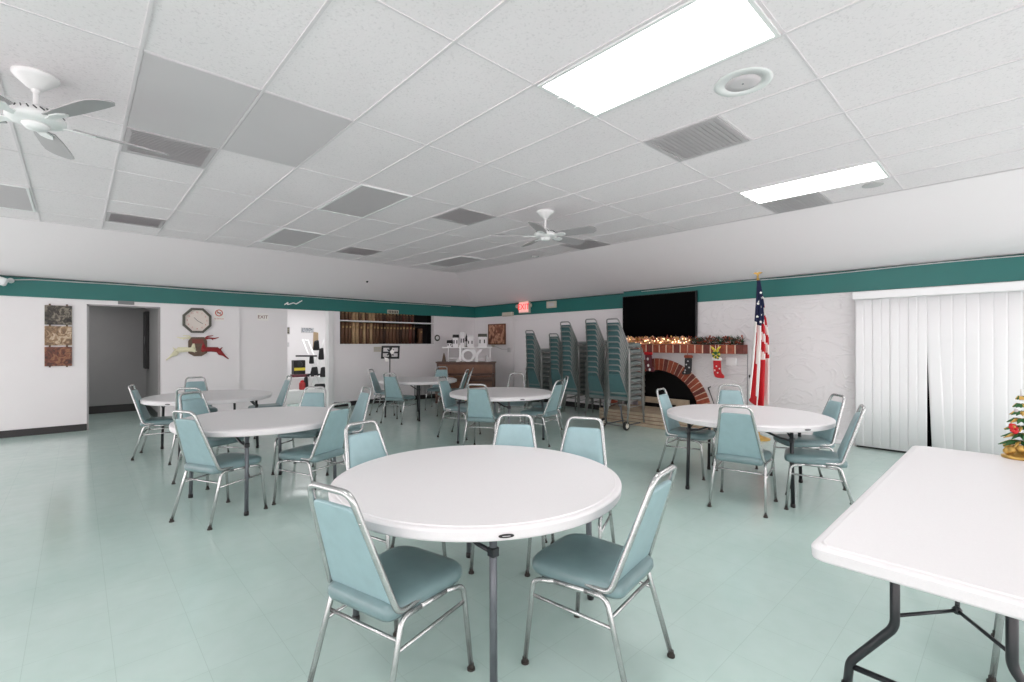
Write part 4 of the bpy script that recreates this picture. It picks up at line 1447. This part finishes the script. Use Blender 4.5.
for k, (m, lab) in enumerate(((M_art1, 'dark grey mosaic art panel, top of the hanging three'), (M_art2, 'tan mosaic art panel, middle of the hanging three'), (M_art3, 'rust brown mosaic art panel, bottom of the hanging three'))):
    z = 1.91 - k * 0.335
    t = thing('art_panel', lab, 'wall art', (-0.22, YL, z), 0, 'mosaic art panels on the left wall')
    a = MB().use(m); a.box(-0.16, -0.03, -0.155, 0.16, -0.0005, 0.155, bevel=0.004)
    obj('panel', a, t)
    a = MB().use(M_plaque)
    for x in (-0.10, 0.10):
        a.box(x - 0.012, -0.02, 0.15, x + 0.012, -0.006, 0.18)
        if k == 2: a.box(x - 0.012, -0.02, -0.175, x + 0.012, -0.006, -0.15)
    obj('link', a, t)

ck = thing('wall_clock', 'octagonal wall clock with olive rim and cream face', 'clock', (1.67, YL, 1.885))
def octo(r): return [(r * math.cos(PI / 8 + k * PI / 4), r * math.sin(PI / 8 + k * PI / 4) * 1.03) for k in range(8)]
a = MB().use(M_clockrim)
ro, ri = octo(0.247), octo(0.205)
for k in range(8):
    j = (k + 1) % 8
    quad2 = [ro[k], ro[j], ri[j], ri[k]]
    a.loft([[Vector((x, -0.05, z)) for x, z in quad2], [Vector((x, -0.0005, z)) for x, z in quad2]])
obj('rim', a, ck)
a = MB().use(M_clockface)
a.prism(octo(0.206), (0, -0.02, 0), (1, 0, 0), (0, 0, 1), (0, 0.018, 0))
fc = obj('face', a, ck)
for k in range(1, 13):
    an = PI / 2 - k * PI / 6
    me = text_mesh(str(k), 0.04, 0.002, M_signred); me.transform(ROT_Y)
    o = obj('numeral', me, fc); o.location = (0.155 * math.cos(an), -0.0215, 0.155 * math.sin(an))
for nm, an, l in (('hour_hand', 2.3, 0.075), ('minute_hand', -0.6, 0.11)):
    a = MB().use(M_clockrim); a.box(-0.01, -0.003, -0.004, l, 0.0, 0.004)
    o = obj(nm, a, ck); o.location = (0, -0.026, 0); o.rotation_euler = (0, -an, 0)

# two leaping reindeer beside a brown plaque
def reindeer(x, flip, m, lab):
    a = MB().use(m)
    k = 0.66
    def st(pts, r):
        a.tube([(px * flip * k, -0.025, pz * k) for px, pz in pts], r, 8, True, (1.0, 1.0))
    st([(-0.27, -0.10), (-0.18, -0.06), (0.0, -0.05), (0.14, -0.05), (0.20, 0.0)], [0.020, 0.050, 0.044, 0.052, 0.044])
    st([(0.16, -0.02), (0.17, 0.10), (0.18, 0.20)], [0.048, 0.030, 0.026])
    st([(0.13, 0.22), (0.20, 0.21), (0.30, 0.15)], [0.020, 0.026, 0.012])
    st([(0.17, 0.22), (0.05, 0.28), (-0.12, 0.27), (-0.22, 0.30)], [0.014, 0.016, 0.013, 0.006])
    st([(0.17, 0.23), (0.06, 0.33), (-0.08, 0.35)], [0.013, 0.013, 0.006])
    st([(-0.02, 0.28), (-0.08, 0.22)], [0.011, 0.005])
    st([(-0.22, -0.09), (-0.30, -0.17), (-0.38, -0.26), (-0.47, -0.34)], [0.042, 0.026, 0.016, 0.009])
    st([(-0.20, -0.10), (-0.24, -0.19), (-0.35, -0.24)], [0.036, 0.022, 0.010])
    st([(0.16, -0.08), (0.28, -0.11), (0.40, -0.09), (0.47, -0.13)], [0.034, 0.020, 0.014, 0.009])
    st([(0.15, -0.09), (0.25, -0.17), (0.36, -0.16)], [0.030, 0.018, 0.010])
    st([(-0.25, -0.06), (-0.31, 0.01)], [0.016, 0.005])
    for v in a.bm.verts:
        v.co.y = -0.025 + (v.co.y + 0.025) * 0.35
    o = obj('reindeer_cutout', a); o.location = (x, YL + 0.005, 1.37)
    return tag(o, lab, 'wall decoration')
reindeer(1.50, 1, M_deerw, 'pale cream reindeer cutout leaping under the clock, left')
reindeer(1.88, -1, M_deerr, 'dark red reindeer cutout leaping under the clock, right')
a = MB().use(M_plaque)
a.prism([(-0.15, 0.10), (-0.10, 0.17), (0.10, 0.17), (0.15, 0.10), (0.15, -0.13), (0.06, -0.19), (-0.06, -0.19), (-0.15, -0.13)], (0, -0.028, 0), (1, 0, 0), (0, 0, 1), (0, 0.0275, 0))
a.use(M_signbrown); a.box(-0.09, -0.034, 0.05, 0.09, -0.027, 0.13)
o = obj('wall_plaque', a); o.location = (1.68, YL, 1.40); tag(o, 'brown octagonal plaque between the two reindeer cutouts', 'plaque')

ns = thing('no_smoking_sign', 'small red NO SMOKING sign right of the clock', 'sign', (2.03, YL, 2.03))
a = MB().use(M_paper); a.box(-0.085, -0.006, -0.14, 0.085, -0.0005, 0.09)
obj('board', a, ns)
a = MB().use(M_signred)
R0, R1 = 0.066, 0.050
for k in range(32):
    p, q = 2 * PI * k / 32, 2 * PI * (k + 1) / 32
    qd = [(R0 * math.cos(p), R0 * math.sin(p)), (R0 * math.cos(q), R0 * math.sin(q)), (R1 * math.cos(q), R1 * math.sin(q)), (R1 * math.cos(p), R1 * math.sin(p))]
    a.loft([[Vector((x, -0.009, z + 0.015)) for x, z in qd], [Vector((x, -0.0062, z + 0.015)) for x, z in qd]])
a.box(-0.055, -0.009, 0.009, 0.055, -0.0062, 0.021, rot=Matrix.Rotation(PI / 4, 3, 'Y'))
a.use(M_clockrim); a.box(-0.035, -0.008, 0.008, 0.035, -0.0062, 0.024)
obj('symbol', a, ns)
me = text_mesh('NO SMOKING', 0.026, 0.002, M_signred); me.transform(ROT_Y)
o = obj('lettering', me, ns); o.location = (0, -0.008, -0.10)
es = thing('paper_sign', 'small white paper sign reading EXIT between clock and opening', 'sign', (2.82, YL + 0.035, 2.0))
a = MB().use(M_paper); a.box(-0.105, -0.006, -0.075, 0.105, -0.0005, 0.075)
obj('board', a, es)
me = text_mesh('EXIT', 0.095, 0.002, M_signbrown); me.transform(ROT_Y)
o = obj('lettering', me, es); o.location = (0, -0.008, -0.005)
a = MB().use(M_grey); a.box(0.52, YL - 0.03, 2.13, 0.74, YL - 0.0225 + 0.022, 2.19, bevel=0.003)
tag(obj('door_plate', a), 'small grey plate above the dark doorway', 'plate')
# dark coat cabinet in the hallway
a = MB().use(M_black); a.box(1.04, 12.35, 0.92, 1.1095, 12.75, 2.12, bevel=0.006)
a.use(M_grey); a.box(1.03, 12.40, 1.45, 1.041, 12.43, 1.6)
tag(obj('hall_cabinet', a), 'narrow dark wall cabinet inside the grey hallway', 'cabinet')

# light switches, dome, vent on wall under books
sw = thing('light_switch', 'light switch plate on wall below the books', 'light switch', (5.36, YL, 1.31))
a = MB().use(M_beige); a.box(-0.10, -0.007, -0.06, 0.10, -0.0005, 0.06, bevel=0.002)
obj('plate', a, sw)
for x in (-0.05, 0.0, 0.05):
    a = MB().use(M_lightgrey); a.box(x - 0.008, -0.014, -0.02, x + 0.008, -0.006, 0.02)
    obj('toggle', a, sw)
dm = thing('wall_sensor', 'small white dome sensor with dark ring right of the books', 'sensor', (7.08, YL, 1.60))
a = MB().use(M_clockrim); a.lathe([(0.04, -0.012), (0.085, -0.012), (0.085, -0.0005), (0.04, -0.0005), (0.04, -0.012)], 24, (0, 0, 0), 'Y')
obj('ring', a, dm)
a = MB().use(M_white); a.lathe([(0, -0.05), (0.035, -0.04), (0.055, -0.0005), (0, -0.0005)], 20, (0, 0, 0), 'Y')
obj('dome', a, dm)
vt = thing('wall_vent', 'grey louvred wall vent seen under the farthest table', 'vent', (6.62, YL, 0.26))
a = MB().use(M_grey); a.box(-0.24, -0.008, -0.17, 0.24, -0.0005, 0.17)
obj('frame', a, vt)
a = MB().use(M_lightgrey)
for k in range(11):
    a.box(-0.22 + k * 0.041, -0.014, -0.15, -0.20 + k * 0.041, -0.007, 0.15)
obj('louvre', a, vt)

# music stand before the book wall
ms = thing('music_stand', 'black music stand with papers before the book wall', 'music stand', (5.27, 9.82, 0), YAW - PI / 2)
a = MB().use(M_black)
for k in range(3):
    an = PI / 2 + k * 2 * PI / 3
    a.tube([(0, 0, 0.22), (0.26 * math.cos(an), 0.26 * math.sin(an), 0.012)], 0.010, 8)
obj('tripod_base', a, ms)
a = MB().use(M_black); a.tube([(0, 0, 0.2), (0, 0, 1.12)], 0.013, 10)
obj('pole', a, ms)
dk = MB().use(M_black)
for x0_, z0_, x1_, z1_ in ((-0.21, 0.0, -0.17, 0.30), (0.17, 0.0, 0.21, 0.30), (-0.21, 0.26, 0.21, 0.30), (-0.21, 0.0, 0.21, 0.045), (-0.21, 0.13, 0.21, 0.165), (-0.03, 0.0, 0.03, 0.30)):
    dk.box(x0_, -0.008, z0_, x1_, 0.008, z1_)
for sg in (-1, 1):
    dk.box(-0.10, -0.008, 0.135, 0.10, 0.008, 0.165, rot=Matrix.Rotation(sg * PI / 4, 3, 'Y'))
dk.transform(Matrix.Translation((0, 0.02, 1.10)) @ Matrix.Rotation(-0.22, 4, 'X'))
obj('desk', dk, ms)
pp = MB().use(M_paper)
pp.prism([(0, 0.07), (0.055, 0.0), (0, -0.07), (-0.055, 0.0)], (0.04, -0.012, 0.16), (1, 0, 0), (0, 0, 1), (0, 0.003, 0))
pp.prism([(-0.10, 0.05), (0.0, 0.02), (0.0, -0.05), (-0.06, -0.06)], (-0.03, -0.03, -0.02), (1, 0, 0), (0, 0, 1), (0, 0.003, 0))
pp.transform(Matrix.Translation((0, 0.02, 1.10)) @ Matrix.Rotation(-0.22, 4, 'X'))
obj('sheet_music', pp, ms)

# books
random.seed(11)
BOOKM = [mat('book_cloth_%s' % n_, srgb(*c_), 0.55, noise=(18, 0.15)) for n_, c_ in
         (('tan', (172, 142, 108)), ('brown', (104, 74, 54)), ('dark', (62, 40, 30)), ('umber', (84, 58, 42)), ('rust', (92, 50, 38)))]
M_gilt = mat('gilt_line', srgb(168, 140, 96), 0.4, metal=0.3)
ORDN = ['first', 'second', 'third', 'fourth', 'fifth', 'sixth', 'seventh', 'eighth', 'ninth', 'tenth', 'eleventh', 'twelfth', 'thirteenth', 'fourteenth', 'fifteenth', 'sixteenth', 'seventeenth', 'eighteenth', 'nineteenth', 'twentieth',
        'twenty-first', 'twenty-second', 'twenty-third', 'twenty-fourth', 'twenty-fifth', 'twenty-sixth', 'twenty-seventh', 'twenty-eighth', 'twenty-ninth', 'thirtieth']
def book(x, wd, z, h, m, lab, grp):
    t = thing('book', lab, 'book', (x, YL + 0.06, z), 0, grp)
    a = MB().use(m, True)
    n_ = 5
    prof = [(-wd / 2 + wd * k / n_, -0.014 * math.sin(PI * k / n_)) for k in range(n_ + 1)]
    ring = prof + [(wd / 2, 0.19), (-wd / 2, 0.19)]
    a.loft([[Vector((px, py, zz)) for px, py in ring] for zz in (0.0, h)])
    for zz in (0.12, 0.3, 0.7, 0.86):
        a.box(-wd / 2 + 0.002, -0.017, h * zz - 0.005, wd / 2 - 0.002, 0.0, h * zz + 0.005)
    cv = obj('cover', a, t)
    a = MB().use(M_gilt); a.box(-wd * 0.3, -0.0185, h * 0.73, wd * 0.3, -0.010, h * 0.82)
    obj('title_label', a, t)
def row(z, h0, x_end, words_, grp, top):
    x = B0 + 0.06; k = 0
    while x < x_end and k < 30:
        wd = random.uniform(0.058, 0.078)
        fr_ = (x - B0) / (B1 - B0)
        m = random.choice([BOOKM[0], BOOKM[0], BOOKM[1]]) if fr_ < 0.33 else random.choice([BOOKM[1], BOOKM[3], BOOKM[2], BOOKM[1]]) if fr_ < 0.6 else random.choice([BOOKM[2], BOOKM[3], BOOKM[4]])
        book(x + wd / 2, wd, z, h0 - random.choice([0, 0.005, 0.012]), m, '%s bound volume, %s from the left on the %s' % ({0: 'tan', 1: 'brown', 2: 'dark brown', 3: 'umber', 4: 'rust brown'}[BOOKM.index(m)], ORDN[k], words_), grp)
        x += wd + 0.022; k += 1
row(1.4402, 0.515, 6.45, 'lower shelf', 'bound volumes on the lower shelf', False)
row(1.9952, 0.235, 6.40, 'upper shelf', 'bound volumes on the upper shelf', True)
book(6.62, 0.075, 1.4402, 0.40, BOOKM[1], 'short brown book standing apart at right end of lower shelf', 'bound volumes on the lower shelf')

# ---------------------------------------------------------------- the bright room beyond the opening
ct = thing('storage_counter', 'low white counter seen through the bright opening', 'counter', (4.25, 12.6, 0))
a = MB().use(M_white); a.box(-0.75, -0.25, 0.0, 0.75, 0.25, 0.56, bevel=0.005); obj('cabinet', a, ct)
a = MB().use(M_whitetrim); a.box(-0.78, -0.28, 0.56, 0.78, 0.28, 0.595, bevel=0.005); obj('countertop', a, ct)
a = MB().use(M_whitetrim); a.box(3.60, 11.85, 0.0, 4.45, 12.25, 0.31, bevel=0.006)
tag(obj('step_bench', a), 'low white bench before the counter in the bright room', 'bench')
a = MB().use(M_maroon); a.box(3.98, 12.40, 0.595, 4.62, 12.62, 0.665, bevel=0.01)
a.use(M_darkcloth); a.box(4.30, 12.395, 0.61, 4.58, 12.401, 0.65)
tag(obj('instrument_case', a), 'maroon case lying on the white counter through the opening', 'case')
bp_ = thing('amplifier', 'black amplifier with yellow band standing on the maroon case', 'amplifier', (4.15, 12.5, 0.665))
a = MB().use(M_black); a.box(-0.14, -0.09, 0, 0.14, 0.11, 0.36, bevel=0.01); obj('cabinet', a, bp_)
a = MB().use(M_yellow); a.box(-0.135, -0.095, 0.10, 0.135, -0.088, 0.17); obj('yellow_band', a, bp_)
a = MB().use(M_blackmetal); a.lathe([(0, -0.094), (0.04, -0.094), (0.06, -0.098), (0.07, -0.088), (0, -0.088)], 20, (0, 0, 0.26), 'Y'); obj('speaker_cone', a, bp_)
ln = thing('red_jar', 'red lidded jar on the low white bench', 'jar', (4.10, 12.05, 0.31))
a = MB().use(M_lantern); a.lathe([(0, 0), (0.075, 0), (0.085, 0.02), (0.085, 0.15), (0.07, 0.18), (0, 0.18)], 20); obj('body', a, ln)
a = MB().use(M_red); a.lathe([(0, 0.18), (0.06, 0.18), (0.06, 0.2), (0.03, 0.23), (0, 0.235)], 20); obj('lid', a, ln)
for x, z, w_, h, m, lab in ((4.10, 1.80, 0.30, 0.20, M_art1, 'dark picture on far wall at left edge of bright opening'), (4.72, 1.82, 0.34, 0.14, M_pic2, 'grey landscape picture on the far wall of bright room'), (4.16, 1.42, 0.14, 0.12, M_lightgrey, 'small grey notice on far wall of bright room')):
    t = thing('wall_picture', lab, 'picture', (x, 13.5, z))
    a = MB().use(m); a.box(-w_ / 2 + 0.012, -0.02, -h / 2 + 0.012, w_ / 2 - 0.012, -0.004, h / 2 - 0.012); obj('image', a, t)
    a = MB().use(M_lightgrey)
    for b in ((-w_ / 2, h / 2 - 0.014, w_ / 2, h / 2), (-w_ / 2, -h / 2, w_ / 2, -h / 2 + 0.014), (-w_ / 2, -h / 2, -w_ / 2 + 0.014, h / 2), (w_ / 2 - 0.014, -h / 2, w_ / 2, h / 2)):
        a.box(b[0], -0.024, b[1], b[2], -0.0005, b[3])
    obj('frame', a, t)
# folding rack with dark bags
fr = thing('folding_rack', 'white crossed folding rack hung with dark bags in bright room', 'rack', (4.42, 12.05, 0), YAW - PI / 2)
for yv in (-0.15, 0.15):
    for sg in (-1, 1):
        a = MB().use(M_white); a.tube([(sg * 0.33, yv, 0.0), (-sg * 0.27, yv, 1.55)], 0.014, 8)
        obj('rail', a, fr)
a = MB().use(M_white)
for x, z in ((0.27, 1.53), (-0.27, 1.53), (0.0, 0.83)):
    a.tube([(x, -0.15, z), (x, 0.15, z)], 0.012, 8)
obj('cross_bar', a, fr)
a = MB().use(M_blackmetal); a.box(-0.42, -0.20, 1.12, 0.10, -0.17, 1.16); a.box(-0.12, -0.20, 0.66, 0.20, -0.17, 0.70)
obj('arm', a, fr)
random.seed(5)
for k, (x, z, w_, h) in enumerate(((0.10, 1.28, 0.16, 0.26), (0.22, 1.05, 0.14, 0.3), (-0.02, 0.95, 0.12, 0.22), (0.05, 0.68, 0.2, 0.2), (0.26, 0.62, 0.14, 0.26), (-0.16, 0.36, 0.12, 0.28), (0.18, 0.34, 0.34, 0.12))):
    a = MB().use(M_darkcloth, True)
    pts = fillet([(-w_ / 2, 0, 0), (w_ / 2, 0, 0), (w_ / 2 * 0.7, h, 0), (-w_ / 2 * 0.6, h * 0.9, 0)], 0.03, 4, True)
    a.loft([[Vector((x + p.x * s_, -0.2 + yy, z + p.y * s_)) for p in pts] for yy, s_ in ((-0.05, 0.8), (-0.03, 1.0), (0.0, 1.0), (0.02, 0.85))])
    obj('dark_bag', a, fr)
a = MB().use(M_tan, True)
pts = fillet([(0.0, 1.30, 0), (0.13, 1.28, 0), (0.13, 1.72, 0), (0.02, 1.74, 0)], 0.02, 3, True)
a.loft([[Vector((p.x, yy, p.y)) for p in pts] for yy in (-0.20, -0.16)])
obj('tan_cloth', a, fr)

# ---------------------------------------------------------------- light
def area(name, loc, sx, sy, power, col=(1, 1, 1)):
    l = bpy.data.lights.new(name, 'AREA')
    l.shape = 'RECTANGLE'; l.size = sx; l.size_y = sy; l.energy = power; l.color = col
    o = bpy.data.objects.new(name, l); COL.objects.link(o); o.location = loc
    return o
area('annex_lamp', (4.4, 12.0, 2.54), 1.2, 0.6, 26)
area('hall_lamp', (-0.3, 11.8, 2.43), 0.5, 0.5, 12)

wd = bpy.data.worlds.new('daylight')
scene.world = wd
wd.use_nodes = True
bg = wd.node_tree.nodes['Background']
bg.inputs['Color'].default_value = (1.0, 0.905, 0.922, 1)
bg.inputs['Strength'].default_value = 3.0

scene.view_settings.view_transform = 'Standard'
scene.view_settings.look = 'None'
scene.view_settings.gamma = 1.0
scene.view_settings.use_curve_mapping = False
scene.view_settings.exposure = 0.24
scene.cycles.use_denoising = True
scene.cycles.max_bounces = 16
scene.cycles.diffuse_bounces = 14
scene.cycles.sample_clamp_indirect = 8
